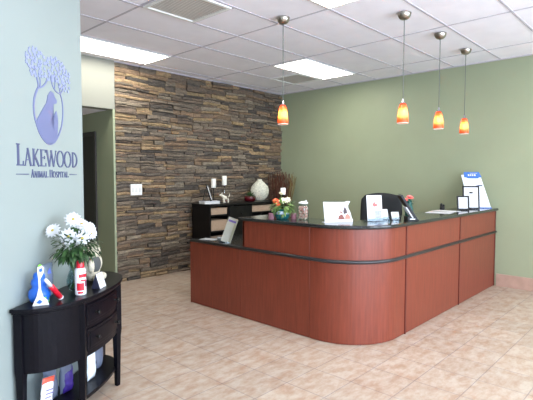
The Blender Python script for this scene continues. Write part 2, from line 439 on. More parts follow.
# ------------------------------------------------------------------ reception desk
XF, YF, R = -3.317, -3.848, .52
Y0 = -1.545; L1 = (Y0 - (YF+R)); LA = R*pi/2; X1 = -.015; L3 = X1 - (XF+R); LT = L1+LA+L3
def pathp(s):
    if s <= L1: return (XF, Y0-s), (-1,0)
    if s <= L1+LA:
        a = (s-L1)/R; return (XF+R-R*cos(a), YF+R-R*sin(a)), (-cos(a), -sin(a))
    return (XF+R+(s-L1-LA), YF), (0,-1)
def samples(s0, s1):
    ss = [s0]
    k = 0
    for i in range(25):
        q = L1 + LA*i/24
        if s0 < q < s1: ss.append(q)
    ss.append(s1); return ss
def ribbon(bm, s0, s1, outer, inner, z0, z1, mi=0):
    secs = []
    for s in samples(s0, s1):
        (x,y),(nx,ny) = pathp(s)
        secs.append([bm.verts.new((x+nx*o_, y+ny*o_, zz)) for o_, zz in ((outer,z0),(outer,z1),(inner,z1),(inner,z0))])
    for a, b_ in zip(secs, secs[1:]): loft(bm, a, b_)
    bm.faces.new(secs[0][::-1]); bm.faces.new(secs[-1])
    return bm
desk = thing('reception_desk', 'curved cherry wood reception desk with black counter tops', 'reception desk')
SL = [0, .815, 1.72, 2.782, 4.117, LT]
for i in range(5):
    g = .0025
    bm = B(); ribbon(bm, SL[i]+(g if i else 0), SL[i+1]-(.014 if i in (2,3) else g), 0, -.02, .004, .712); obj('lower_panel', bm, M['cherry'], desk, smooth=False, bevel=.0015, seg=1)
SU = [.855, 1.72, 2.782, 4.117, LT]
for i in range(4):
    bm = B(); ribbon(bm, SU[i]+.0025, SU[i+1]-(.014 if i in (1,2) else .0025), 0, -.02, .742, 1.012); obj('upper_panel', bm, M['cherry'], desk, bevel=.0015, seg=1)
# body behind the fronts
bm = B(); ribbon(bm, .01, LT, -.02, -.05, 0, .712); ribbon(bm, .865, LT, -.02, -.05, .742, 1.012); obj('carcass', bm, M['cherry_dark'], desk)
bm = B(); box(bm, XF+.0, XF+.64, Y0, Y0+.02, 0, .712); obj('end_panel', bm, M['cherry'], desk)
bm = B(); box(bm, XF-.0, XF+.14, Y0-.875, Y0-.855, .742, 1.012); obj('riser_end_panel', bm, M['cherry'], desk)
bm = B(); ribbon(bm, .875, LT, -.14, -.16, .742, 1.012); obj('inner_riser', bm, M['cherry'], desk)
for s in (2.782, 4.117, LT):                                     # dark upright strips
    bm = B(); a = s-.013; ribbon(bm, a-.0, s+.009 if s < LT else s+.01, .006, -.02, 0, 1.012); obj('upright_strip', bm, M['cherry_dark'], desk)
# rail round the desk
bm = B()
secs = []
for s in samples(.0, LT+.013):
    (x,y),(nx,ny) = pathp(s)
    secs.append([bm.verts.new((x+nx*o_, y+ny*o_, zz)) for o_, zz in ((-.018,.711),(.006,.711),(.017,.717),(.021,.727),(.017,.738),(.006,.744),(-.018,.744))])
for a, b_ in zip(secs, secs[1:]): loft(bm, a, b_)
bm.faces.new(secs[0][::-1]); bm.faces.new(secs[-1]); obj('edge_rail', bm, M['rubber'], desk, smooth=True)
# work surface (inside) and the low counter at the left
bm = B(); ribbon(bm, -.02, L1+.0, -.018, -.64, .712, .742); obj('work_surface', bm, M['granite'], desk, bevel=.004)
bm = B()
prism(bm, [(XF+.02,YF+R),(XF+.64,YF+R),(XF+.64,YF+.64),(X1,YF+.64),(X1,YF+.02),(XF+R,YF+.02)]+[(XF+R-(R-.02)*cos(a), YF+R-(R-.02)*sin(a)) for a in [pi/2*(1-i/12) for i in range(1,12)]], .712, .742)
obj('work_surface', bm, M['granite'], desk)
# raised transaction top
bm = B(); secs = []
for s in samples(.82, LT+.013):
    (x,y),(nx,ny) = pathp(s)
    secs.append([bm.verts.new((x+nx*o_, y+ny*o_, zz)) for o_, zz in ((-.41,1.013),(-.41,1.047),(.022,1.047),(.030,1.042),(.033,1.030),(.030,1.018),(.022,1.013))])
for a, b_ in zip(secs, secs[1:]): loft(bm, a, b_)
bm.faces.new(secs[0][::-1]); bm.faces.new(secs[-1]); obj('counter_top', bm, M['granite'], desk)
for s in (3.3, 4.9):
    (x,y),_ = pathp(s)
    bm = B(); box(bm, x-.01, x+.01, y+.05, y+.6, 0, .712); obj('support_panel', bm, M['cherry_dark'], desk)
ZT = 1.0475; ZL = .7425

# ------------------------------------------------------------------ black cabinet by the stone wall
CX0, CX1, CY0, CY1, CH = -2.185, -.62, -.53, -.1, 1.045
cab = thing('black_cabinet', 'black wooden cabinet with open bays standing at the stone wall', 'cabinet', (CX0, CY0, 0))
cw, cd = CX1-CX0, CY1-CY0
bm = B(); box(bm, -.01, cw+.01, -.01, cd, CH-.03, CH); obj('cabinet_top', bm, M['black'], cab, bevel=.003)
bm = B()
for x in (0, .36, .87, cw-.02): box(bm, x, x+.02, 0.004, cd, .0, CH-.03)
box(bm, 0, cw, cd-.012, cd, 0, CH-.03)
for x0, x1 in ((.02,.36),(.89,cw-.02)):
    for z in (.05, .36, .62, .865): box(bm, x0, x1, .004, cd-.012, z, z+.02)
box(bm, .38, .87, .01, cd-.012, .05, .07)
obj('cabinet_body', bm, M['black'], cab, bevel=.002)
for z0, z1 in ((.76,1.0),(.50,.75),(.08,.49)):
    bm = B(); box(bm, .385, .865, -.012, .004, z0, z1); dr = obj('drawer', bm, M['black'], cab, bevel=.004)
    bm = B(); ball(bm, (.625,-.026,(z0+z1)/2), .013); obj('knob', bm, M['black'], dr, smooth=True)
M['tan'] = mat('tan_woven', (176,152,130), .8, var=.14, vscale=30, stretch=(1,1,6), bump=.4, bscale=150)
boxes = [(.03,.355,.886,.985,'tan storage box in the upper left bay of the black cabinet'),(.03,.355,.641,.80,'tan storage box in the lower left bay of the black cabinet'),
         (.90,cw-.03,.886,.985,'tan storage box in the upper right bay of the black cabinet')]
for x0, x1, z0, z1, lb in boxes:
    t = thing('storage_box', lb, 'storage box', (CX0+x0, CY0+.012, z0), 0, 'tan boxes in the black cabinet')
    w, h = x1-x0-.006, z1-z0
    bm = B(); box(bm, .003, w, 0, .32, 0, h*.86); obj('box_body', bm, M['tan'], t, bevel=.004)
    bm = B(); box(bm, 0, w+.003, -.004, .324, h*.86, h); obj('box_lid', bm, M['tan'], t, bevel=.003)

# things on the cabinet
ZC = CH + .0005
t = thing('display_box', 'flat white box under the black easel frame on the cabinet', 'box', (-2.03, -.33, ZC), radians(-12))
bm = B(); box(bm, -.13, .13, -.10, .10, 0, .024); obj('box_base', bm, M['white'], t, bevel=.003)
bm = B(); box(bm, -.132, .132, -.102, .102, .025, .042); obj('box_lid', bm, mat('pale_grey_card', (214,216,222), .6), t, bevel=.003)
t = thing('photo_frame', 'black easel photo frame seen from the side on the flat white box', 'photo frame', (-2.055, -.33, ZC+.043), radians(-47))
A = Matrix.Translation((.055,0,0)) @ Matrix.Rotation(radians(-17),4,'Y')
bm = B()
for q in ((-.09,.09,0,.02),(-.09,.09,.235,.255),(-.09,-.07,.02,.235),(.07,.09,.02,.235)): box(bm, -.008, .008, q[0], q[1], q[2]+.003, q[3], A)
obj('frame_border', bm, M['black'], t)
bm = B(); box(bm, .0, .004, -.07, .07, .02, .235, A); obj('print', bm, M['paper'], t)
bm = B(); box(bm, -.006, 0, -.035, .035, .003, .245, Matrix.Translation((-.075,0,0)) @ Matrix.Rotation(radians(14),4,'Y')); obj('easel_leg', bm, M['black'], t)
def candle(x, y, zc, hc, label, base='chrome', z0=ZC, rc=.038):
    t = thing('candle_holder', label, 'candle holder', (x, y, z0), 0, 'white candles on holders')
    h = zc - z0
    bm = B(); lathe(bm, [(.045,0),(.045,.006),(.02,.012),(.007,.02),(.006,h*.5),(.011,h*.55),(.006,h*.6),(.006,h-.02),(.02,h-.012),(rc+.004,h-.008),(rc+.004,h)], 20); obj('stand', bm, M[base], t, smooth=True)
    bm = B(); lathe(bm, [(rc-.002,h),(rc,h+.003),(rc,h+hc-.004),(rc-.004,h+hc),(.01,h+hc-.003)], 24); c = obj('candle', bm, M['wax'], t, smooth=True)
    bm = B(); tube(bm, [(0,0,h+hc-.004),(.001,0,h+hc+.008)], .0015, 6); obj('wick', bm, M['black'], c)
candle(-1.835, -.20, 1.284, .145, 'white pillar candle on a thin stand, the lower one beside the photo frame', 'black')
candle(-1.650, -.25, 1.328, .145, 'white pillar candle on the taller thin stand behind the figurine')
# ceramic figurine: little standing dog
t = thing('figurine', 'small white ceramic animal figurine on the black cabinet', 'figurine', (-1.79, -.42, ZC), radians(-30))
bm = B()
sk = [((.035,0,.075),.032),((-.005,0,.085),.03),((-.035,0,.115),.022),((-.065,0,.135),.018),((-.09,0,.128),.010)]
tube(bm, [p for p,_ in sk], [r for _,r in sk], 12)
for lx, ly in ((.05,.018),(.05,-.018),(-.015,.018),(-.015,-.018)): tube(bm, [(lx-.01,ly,.08),(lx,ly,.03),(lx-.004,ly,.0)], [.02,.011,.013], 10)
tube(bm, [(.055,0,.09),(.078,0,.13),(.07,0,.155)], [.012,.008,.004], 8)
for s_ in (-1,1): tube(bm, [(-.052,.012*s_,.14),(-.045,.016*s_,.172)], [.010,.003], 8)
obj('figurine_body', bm, M['ceramic'], t, smooth=True, subsurf=1)
# red pot with leafy plant
def leaf(bm, base, d, L_, w, droop=.25, fold=.15, n=4, mi=0):
    base = Vector(base); d = Vector(d).normalized(); side = d.cross(Vector((0,0,1)))
    side = side.normalized() if side.length > .05 else Vector((1,0,0)); up = side.cross(d)
    prev = None
    for i in range(n+1):
        u = i/n; p = base + d*L_*u - Vector((0,0,1))*droop*L_*u*u
        ww = w*math.sin(pi*min(.97, max(.06,u**.8)))
        row = [bm.verts.new(p-side*ww+up*ww*fold), bm.verts.new(p), bm.verts.new(p+side*ww+up*ww*fold)]
        if prev:
            for a, b_ in ((0,1),(1,2)):
                f = bm.faces.new((prev[a],prev[b_],row[b_],row[a])); f.material_index = mi; f.smooth = True
        prev = row
t = thing('potted_plant', 'small leafy green plant in a dark red pot on the black cabinet', 'potted plant', (-1.14, -.32, ZC))
bm = B(); lathe(bm, [(.06,0),(.085,.01),(.1,.05),(.1,.085),(.092,.088),(.088,.07),(.0,.07)], 24, cap=False); obj('pot', bm, mat('oxblood_glaze', (88,18,28), .2), t, smooth=True)
bm = B()
for i in range(46):
    a = random.uniform(0,2*pi); e = random.uniform(.2,1.3)
    b0 = (random.uniform(-.05,.05), random.uniform(-.05,.05), random.uniform(.07,.12))
    leaf(bm, b0, (cos(a)*cos(e), sin(a)*cos(e), sin(e)), random.uniform(.07,.14), .018, .5)
obj('leaves', bm, M['leaf'], t)
# round flat vase
t = thing('vase', 'round flattened cream vase with mottled texture on the black cabinet', 'vase', (-.85, -.27, ZC), radians(-40))
bm = B(); pr = [(.055,0),(.10,.012),(.16,.06),(.195,.12),(.205,.175),(.185,.235),(.14,.285),(.085,.325),(.052,.345),(.045,.36),(.052,.37),(.04,.368),(.03,.33)]
lathe(bm, pr, 32, cap=False)
for v in bm.verts: v.co.y *= .42; v.co.x *= .80
obj('vase_body', bm, mat('mottled_cream', (206,204,186), .55, var=.28, vscale=45, bump=.5, bscale=60), t, smooth=True)
# sticks in a tall floor vase in the corner
t = thing('floor_vase', 'tall dark floor vase in the corner holding brown sticks', 'vase', (-.27, -.26, 0))
bm = B(); lathe(bm, [(.08,0),(.11,.02),(.13,.25),(.115,.55),(.085,.7),(.095,.74),(.085,.738),(.075,.70),(.1,.5),(.1,.05),(.0,.04)], 28, cap=False); obj('vase_body', bm, mat('dark_brown_glaze', (52,36,30), .3), t, smooth=True)
M['stick'] = mat('brown_twig', (92,52,34), .7, var=.3, vscale=30); M['stick2'] = mat('olive_reed', (122,106,62), .7, var=.25, vscale=30)
protos = []
for k in range(6):
    bm = B(); pts = [(0,0,0)]
    for i in range(1,7): pts.append((.012*noise.noise((k*3.1,i*.9,0))*i*.6, .012*noise.noise((k*3.1,i*.9,7))*i*.6, i*.25))
    tube(bm, pts, [.007,.007,.0065,.006,.0055,.005,.0035], 6); protos.append(bm)
meshes = []
for k, bm in enumerate(protos):
    me = bpy.data.meshes.new('stick'); bm.to_mesh(me); bm.free(); me.materials.append(M['stick'] if k < 4 else M['stick2']); meshes.append(me)
for i in range(84):
    right = i >= 72
    o = bpy.data.objects.new('stick', meshes[random.randrange(4) if not right else 4+i%2]); COL.objects.link(o)
    a = random.uniform(0, 2*pi); rr = random.uniform(0, 1)**.5
    bx, by = .05*rr*cos(a), .05*rr*sin(a)
    ln = random.uniform(1.38,1.52)/1.5
    tx, ty = bx + .15*rr*cos(a)+random.uniform(-.02,.02), by + .15*rr*sin(a)+random.uniform(-.02,.02)
    if right:
        tx, ty = .5*random.uniform(.12,.26), -.5*random.uniform(.26,.40); bx, by = .02, -.02; ln = random.uniform(1.38,1.48)/1.5
    tx = min(tx, .19)-.03; ty = min(ty, .17)
    v = Vector((tx-bx, ty-by, 1.0)); q = v.to_track_quat('Z','Y')
    o.location = (-.27+bx*.6, -.26+by*.6, .055); o.rotation_mode = 'QUATERNION'; o.rotation_quaternion = q; o.scale = (1,1,ln)
    if right: tag(o, 'thin olive reed at the right side of the stick bundle in the corner', 'stick', 'olive reeds in the corner vase')
    else: tag(o, 'thin brown stick in the dense bundle in the room corner', 'stick', 'brown sticks in the corner vase')

# ------------------------------------------------------------------ things on the low counter
t = thing('brochure', 'upright leaning pale brochure with a purple heading on the low counter', 'brochure', (-3.255, -2.06, ZL), radians(-40))
A = Matrix.Rotation(radians(20),4,'Y') @ Matrix.Rotation(radians(-10),4,'X')
bm = B(); box(bm, -.055, .055, -.004, .004, .006, .285, A); obj('brochure_sheet', bm, mat('pale_grey_green_print', (146,144,128), .4, var=.12, vscale=14), t)
bm = B(); box(bm, -.045, .04, -.0055, -.004, .235, .258, A); obj('heading', bm, mat('purple_print', (84,62,128), .5), t)
bm = B(); box(bm, .028, .05, -.0055, -.004, .02, .225, A); obj('print_panel', bm, mat('olive_print', (128,126,100), .5), t)
bm = B(); box(bm, -.05, .05, -.004, .07, 0, .012); obj('acrylic_foot', bm, M['acrylic'], t)
t = thing('glass_bowl', 'low grey glass bowl at the foot of the leaning brochure', 'bowl', (-3.20, -1.97, ZL))
bm = B(); lathe(bm, [(.03,0),(.05,.005),(.07,.03),(.075,.045),(.07,.046),(.06,.03),(.02,.01)], 24, cap=False); obj('bowl_body', bm, mat('grey_glass', (150,156,160), .15), t, smooth=True)
t = thing('small_box', 'small pale green box on the low counter beside the raised desk', 'box', (-3.1, -2.29, ZL), radians(-30))
bm = B(); box(bm, -.03, .03, -.03, .03, 0, .085); obj('box_body', bm, mat('mint_card', (150,178,164), .5), t, bevel=.002)
bm = B(); box(bm, -.031, .031, -.031, .031, .085, .095); obj('box_lid', bm, M['paper'], t)
bm = B(); box(bm, -.075, .075, -.10, .10, 0, .002)
o = obj('paper_sheet', bm, mat('grey_white_paper', (176,178,182), .4)); o.location = (-3.19,-1.72,ZL); o.rotation_euler = (0,0,radians(20)); tag(o, 'pale sheet of paper at the far left end of the low counter', 'paper')

# ------------------------------------------------------------------ things on the raised counter
# flower bowl
cx, cy = -3.17, -2.81
t = thing('flower_bowl', 'teal glass bowl holding mixed flowers at the left of the counter', 'bowl', (cx, cy, ZT))
bm = B(); lathe(bm, [(.05,0),(.062,.004),(.072,.03),(.074,.07),(.066,.098),(.062,.096),(.068,.06),(.06,.012),(.0,.008)], 28, cap=False); obj('bowl_body', bm, thin_glass('teal_glass', (60,160,165), .8, .05, .65), t, smooth=True)
bm = B(); lathe(bm, [(.0765,.05),(.078,.055),(.078,.074),(.0765,.079),(.073,.07),(.073,.055)], 28, cap=False); obj('ribbon_band', bm, mat('pale_blue_ribbon', (190,205,225), .5), t, smooth=True)
for i, (dx, dy, lb) in enumerate(((-.085,.045,'pink glass cup behind the teal bowl on its left'),(.045,-.085,'pink glass cup beside the teal bowl on its right'))):
    t = thing('glass_cup', lb, 'cup', (cx+dx*1.2, cy+dy*1.2, ZT), 0, 'pink cups by the flower bowl')
    bm = B(); lathe(bm, [(.024,0),(.028,.004),(.027,.056),(.0275,.06),(.024,.058),(.025,.01),(.0,.008)], 20, cap=False); obj('cup_body', bm, thin_glass('pink_glass', (235,190,205), .97, .05, .4), t, smooth=True)
def foliage(name, label, cat, c, rx, ry, rz, n, L_, w, m, group=None, zmin=-1, zmax=1, stems=None, clip=None):
    bm = B()
    for i in range(n):
        while True:
            p = Vector((random.uniform(-1,1), random.uniform(-1,1), random.uniform(zmin,zmax)))
            if .35 < p.length < 1 and not (clip and Vector((p.x*rx, p.y*ry, 0)).dot(NN) < clip): break
        d = (p + Vector((random.uniform(-.5,.5),)*3)*.7).normalized(); q = (p.x*rx, p.y*ry, p.z*rz)
        leaf(bm, q, d, L_*random.uniform(.6,1.3), w*random.uniform(.7,1.2), random.uniform(0,.6), mi=i%len(m))
    if stems:
        for i in range(stems):
            a = random.uniform(0,2*pi); 
            tube(bm, [(.03*cos(a), .03*sin(a), -rz*1.0-stems_len), (rx*.35*cos(a), ry*.35*sin(a), -rz*.1)], .0022, 5, mi=1)
    o = obj(name, bm, m); o.location = c; tag(o, label, cat, group, 'stuff'); return o
foliage('foliage', 'green leaves filling the teal flower bowl', 'leaves', (cx,cy,ZT+.128), .10, .10, .05, 230, .055, .015, [M['leafl'], M['leafl'], M['leaf']])
def flower(name, loc, rz, tilt, rp, npet, wp, pm, cm, label, group, rc=.012, layers=1, stem=.12, cup=.15, pname='petals'):
    t = thing(name, label, 'flower', loc, rz, group)
    t.rotation_euler = (tilt, 0, rz)
    bm = B()
    for l in range(layers):
        for i in range(npet):
            a = 2*pi*(i + .5*l)/npet; e = cup + l*.35
            leaf(bm, (cos(a)*rc*.5, sin(a)*rc*.5, .002*l), (cos(a)*cos(e), sin(a)*cos(e), sin(e)), rp*(1-.16*l)*random.uniform(.92,1.06), wp, .18, .1, 5)
    obj(pname, bm, pm, t)
    bm = B(); ball(bm, (0,0,.002), rc, (1,1,.55), 14, 8); obj('flower_centre', bm, cm, t, smooth=True)
    bm = B(); tube(bm, [(0,0,-.002),(0,0,-stem)], .002, 6); obj('stem', bm, M['leafl'], t)
    return t
TOC = radians(-47)      # rotation that turns local -Y toward the viewer side
def face(dx, tilt): return TOC + dx
M['orange'] = mat('orange_petal', (226,104,58), .5); M['wcream'] = mat('cream_petal', (238,232,200), .5)
def off(c, r_, u_, f_):    # r_ along the desk's left-right as seen, f_ away
    return (c[0]+.68*r_+.73*f_, c[1]-.73*r_+.68*f_, c[2]+u_)
c0 = (cx,cy,ZT)
flower('orange_flower', off(c0,-.065,.178,-.03), TOC, radians(40), .032, 12, .009, M['orange'], M['orange'], 'orange flower at the left of the bouquet in the teal bowl', 'flowers in the teal bowl', .012, 3, .09)
flower('orange_flower', off(c0,-.045,.155,-.07), TOC, radians(55), .024, 10, .008, M['orange'], M['orange'], 'small orange bloom low at the front left of the teal bowl', 'flowers in the teal bowl', .01, 2, .07)
for a_, (r_, u_, f_, s_, lb) in enumerate(((-.01,.235,0,.045,'tall pointed cream flower in the middle of the teal bowl'),(.005,.175,-.05,.045,'cream flower low at the front of the teal bowl'),(.05,.185,-.02,.035,'cream flower at the right of the teal bowl'))):
    flower('cream_flower', off(c0,r_,u_,f_), TOC, radians(15+25*a_), s_, 8, .011, M['wcream'], M['leafl'], lb, 'flowers in the teal bowl', .007, 2, .1, .9 if a_ == 0 else .4)
candle(cx+.10, cy+.08, ZT+.235, .068, 'small white candle on a black stand behind the teal bowl', 'black', ZT, .026)
# glass jar of treats
t = thing('treat_jar', 'clear glass jar of pinkish brown treats with a white tied top', 'jar', (-3.085, -3.005, ZT))
bm = B(); lathe(bm, [(.05,0),(.055,.005),(.056,.11),(.05,.135),(.042,.145),(.042,.155)], 26, cap=False); obj('jar_body', bm, M['glass'], t, smooth=True)
bm = B(); lathe(bm, [(.044,.155),(.046,.157),(.046,.168),(.02,.178),(.001,.178)], 24); obj('jar_lid', bm, M['white'], t, smooth=True)
bm = B()
for i in range(4): leaf(bm, (.01,-.01,.17), (cos(i*1.6-.5),sin(i*1.6-.5),.8), .026, .012, .6)
ball(bm, (.018,-.018,.18), .010, u=10, v=6); obj('bow', bm, M['paper'], t)
bm = B()
for i in range(150):
    a = random.uniform(0,2*pi); rr = .046*random.uniform(.3,1)**.5; z = .012+random.uniform(0,.118)
    A = Matrix.Translation((min(rr,.042)*cos(a), min(rr,.042)*sin(a), z)) @ Matrix.Rotation(random.uniform(0,6),4,random.choice('XYZ')) @ Matrix.Rotation(random.uniform(0,6),4,random.choice('XYZ'))
    box(bm, -.009,.009,-.006,.006,-.004,.004, A, random.choice((0,0,1,2)))
o = obj('treats', bm, [mat('pink_brown_treat', (232,182,166), .7), mat('tan_treat', (244,222,208), .7), mat('red_brown_treat', (196,120,106), .7)], bevel=.0015, seg=1)
o.location = (-3.085,-3.005,ZT); tag(o, 'pinkish brown treats filling the glass jar', 'treats', None, 'stuff')

# white card sign with a dog cut-out
t = thing('dog_sign', 'white card stand with a dog cut-out at its right edge on the counter', 'sign', (-3.07, -3.40, ZT), radians(-32))
A = Matrix.Rotation(radians(-6),4,'X') @ XZ
k = .0345/10
def P8(px, py): return ((px-200)*.001045, (360-py)*.001045)
out = [P8(*p) for p in ((75,358),(65,180),(268,184),(285,176),(321,178),(308,195),(298,214),(300,240),(316,270),(325,300),(328,322),(340,340),(340,356))]
bm = B(); prism(bm, out, -.002, .002, A); obj('sign_card', bm, M['paper'], t)
bm = B()
for i in range(7): x0, z0 = P8(92, 206+i*17); box(bm, x0, x0+random.uniform(.07,.105), -.0028, -.002, z0, z0+.003, Matrix.Rotation(radians(-6),4,'X'))
obj('printed_lines', bm, M['ink'], t)
bm = B(); prism(bm, [P8(*p) for p in ((254,290),(250,262),(266,222),(284,252),(290,282))], .002, .0028, A); obj('dog_head_print', bm, mat('dark_brown_print', (70,52,56), .6), t)
bm = B(); prism(bm, [P8(*p) for p in ((200,336),(206,304),(236,290),(252,308),(264,336))], .002, .0028, A); prism(bm, [P8(*p) for p in ((216,276),(222,262),(246,272),(240,280))], .002, .0028, A); obj('puppy_print', bm, mat('red_brown_print', (128,70,60), .6), t)
bm = B(); prism(bm, [P8(*p) for p in ((264,334),(270,298),(294,286),(314,308),(316,334))], .002, .0028, A); obj('dog_body_print', bm, mat('tan_print', (176,122,104), .6), t)
bm = B(); box(bm, -.14, .145, -.004, .05, 0, .004); obj('card_foot', bm, M['paper'], t)
# brochure holder
t = thing('brochure_holder', 'upright white brochure with a small red print in front of the black chair', 'brochure', (-2.745, -3.595, ZT), radians(-36))
A = Matrix.Rotation(radians(-9),4,'X')
bm = B(); box(bm, -.075, .075, -.003, .003, .004, .245, A); obj('brochure_sheet', bm, M['paper'], t)
bm = B(); prism(bm, [(-.01,.135),(-.022,.16),(-.008,.172),(.0,.19),(.008,.168),(.03,.158),(.024,.14)], .003, .0038, A @ XZ); obj('red_print', bm, mat('red_print', (196,96,92), .6), t)
bm = B(); box(bm, .0, .068, -.0038, -.003, .02, .10, A); obj('photo_print', bm, mat('grey_photo', (158,160,178), .6, var=.25, vscale=50), t)
bm = B()
for i in range(13):
    z0 = .225-i*.015
    box(bm, -.068, -.068+random.uniform(.02,.036), -.0038, -.003, z0, z0+.003, A)
for i in range(3): box(bm, -.02, .065, -.0038, -.003, .228-i*.012, .231-i*.012, A)
obj('printed_lines', bm, M['ink'], t)
bm = B(); box(bm, -.078, .078, -.02, .05, 0, .004); box(bm, -.078, .078, -.020, -.017, .004, .03); obj('acrylic_stand', bm, M['acrylic'], t)
# business card holders
for i, (x, y, z, r, lb) in enumerate(((-2.55,-3.59,0,-36,'clear card holder of white cards directly beside the white brochure'),(-2.50,-3.68,0,-36,'lower clear card holder of white cards near the black card stand'))):
    t = thing('card_holder', lb, 'card holder', (x, y, ZT), radians(r), 'clear business card holders')
    A = Matrix.Rotation(radians(-18),4,'X'); h = .105 if i == 0 else .08
    bm = B(); box(bm, -.042, .042, -.022, -.019, .0, .03); box(bm, -.042, .042, -.022, .04, 0, .003); box(bm, -.042, .042, .012, .015, .0, h, A); obj('holder_tray', bm, M['acrylic'], t)
    bm = B(); box(bm, -.038, .038, -.002, .008, .006, h, A); obj('cards', bm, M['paper'], t)
    bm = B(); box(bm, -.03, .01, -.003, -.002, h-.02, h-.015, A); obj('card_print', bm, M['ink'], t)
# black slanted stand
t = thing('card_stand', 'black slanted card stand with white cards seen edge-on beside the coral flowers', 'card stand', (-2.43, -3.80, ZT), radians(-47))
A = Matrix.Translation((.045,0,0)) @ Matrix.Rotation(radians(-33),4,'Y')
bm = B(); box(bm, -.012, .012, -.06, .06, .004, .29, A); obj('stand_back', bm, M['black'], t, bevel=.003)
bm = B(); box(bm, -.026, -.013, -.05, .05, .045, .165, A); obj('white_cards', bm, M['paper'], t)
bm = B(); box(bm, -.045, .06, -.062, .062, 0, .012); box(bm, -.052, -.032, -.062, .062, .0, .04); obj('stand_foot', bm, M['black'], t, bevel=.003)
bm = B(); box(bm, -.03, .02, -.064, -.062, .012, .022); obj('white_label', bm, M['paper'], t)
# teal vase with coral flowers
vx, vy = -2.20, -3.67
t = thing('teal_vase', 'dark teal bottle vase holding coral flowers on the counter', 'vase', (vx, vy, ZT))
bm = B(); lathe(bm, [(.03,0),(.038,.01),(.042,.06),(.036,.11),(.024,.14),(.022,.16),(.028,.172),(.022,.17),(.018,.14),(.03,.1),(.03,.01),(0,.008)], 24, cap=False); obj('vase_body', bm, mat('teal_glaze', (22,76,70), .2), t, smooth=True)
M['coral'] = mat('coral_petal', (240,128,122), .5)
for r_, u_, rp, lb in ((.0,.205,.036,'round coral flower at the top of the teal vase'),(-.045,.18,.026,'smaller coral flower leaning left from the teal vase')):
    flower('coral_flower', off((vx,vy,ZT),r_,u_,-.01), TOC, radians(25), rp, 10, .014, M['coral'], M['coral'], lb, 'coral flowers in the teal vase', .012, 3, .08, .35)
foliage('foliage', 'dark teal leaves around the coral flowers', 'leaves', (vx,vy,ZT+.165), .035, .035, .02, 26, .03, .010, [mat('teal_leaf', (36,92,78), .5)])
# papers, small black thing, frames at the right end
for x, y, r, lb, w in ((-1.32,-3.62,8,'white paper sheet flat on the right counter, nearest the coral flowers',.21),(-1.03,-3.58,-6,'white paper sheet flat on the right counter, nearest the framed notices',.21)):
    bm = B(); box(bm, -w/2, w/2, -.135, .135, 0, .003)
    o = obj('paper_sheet', bm, M['paper']); o.location = (x,y,ZT); o.rotation_euler = (0,0,radians(r)); tag(o, lb, 'paper', 'papers on the raised counter')
t = thing('desk_ornament', 'tiny black two-lobed object standing at the back of the right counter', 'ornament', (-.84, -3.46, ZT), TOC)
bm = B(); lathe(bm, [(.028,0),(.03,.004),(.03,.05),(.026,.05),(.025,.008),(0,.006)], 18, cap=False); obj('holder_cup', bm, M['black'], t, smooth=True)
bm = B(); ball(bm, (-.012,0,.062), .017, (1,1,1.3)); ball(bm, (.018,0,.052), .014, (1,1,1.3)); obj('black_caps', bm, M['black'], t, smooth=True)
def notice(x, y, w, h, rz, label, tilt=-10):
    t = thing('notice_frame', label, 'framed notice', (x, y, ZT), rz, 'black framed notices')
    A = Matrix.Rotation(radians(tilt),4,'X'); b_ = .017
    bm = B()
    for q in ((-w/2,w/2,0,b_),(-w/2,w/2,h-b_,h),(-w/2,-w/2+b_,b_,h-b_),(w/2-b_,w/2,b_,h-b_)): box(bm, q[0], q[1], -.008, .008, q[2]+.002, q[3]+.002, A)
    obj('frame_border', bm, M['black'], t)
    bm = B(); box(bm, -w/2+b_, w/2-b_, -.003, .004, b_, h-b_, A); obj('notice_sheet', bm, M['paper'], t)
    bm = B()
    z = h-.045
    while z > .04:
        l = w*random.uniform(.45,.68); box(bm, -l/2, l/2, -.0038, -.003, z, z+.0035, A); z -= .017
    obj('printed_lines', bm, M['ink'], t)
    bm = B(); box(bm, -.02, .02, .0, .006, 0, h*.75, Matrix.Translation((0,.075,0)) @ Matrix.Rotation(radians(12),4,'X')); obj('easel_leg', bm, M['black'], t)
notice(-.70, -3.67, .145, .178, radians(-55), 'smaller black framed notice, front left of the two')
notice(-.445, -3.68, .205, .30, radians(-57), 'larger black framed notice between the small frame and the tall display')
# tall curved display with a blue header
t = thing('display_stand', 'tall white curved leaflet display with a blue header at the wall', 'display stand', (-.175, -3.69, ZT), radians(-60))
def bend(z): return .10*(z/.46)**2*.5 + .05*(z/.46)
def sheet(bm, x0a, x1a, x0b, x1b, z0, z1, d0, th, n=10):
    pr_ = None
    for i in range(n+1):
        u = i/n; z = z0+(z1-z0)*u; y = bend(z)+d0; a, b_ = x0a+(x0b-x0a)*u, x1a+(x1b-x1a)*u
        sh = -.17*(z/.46)**1 *.45
        sec = [bm.verts.new((xx+sh, yy, z+.004)) for xx, yy in ((a,y),(b_,y),(b_,y+th),(a,y+th))]
        if pr_: loft(bm, pr_, sec)
        else: bm.faces.new(sec[::-1])
        pr_ = sec
    bm.faces.new(pr_)
bm = B(); sheet(bm, -.12, .145, -.145, .09, 0, .44, 0, .006); obj('display_board', bm, mat('blue_white_board', (226,232,244), .4), t, smooth=False)
bm = B(); sheet(bm, -.115, .105, -.105, .085, .405, .478, -.008, .006, 3); sheet(bm, -.07, .06, -.09, .07, .392, .406, -.008, .006, 1); hd = obj('blue_header', bm, M['blueprint'], t)
bm = B()
for x0, x1 in ((-.06,-.045),(-.035,-.022),(-.012,.003),(.012,.035)): sheet(bm, x0-.0, x1-.0, x0, x1, .425, .447, -.0095, .0014, 1)
sheet(bm, -.03, .06, -.03, .06, .459, .463, -.0095, .0014, 1); obj('header_lettering', bm, M['paper'], hd)
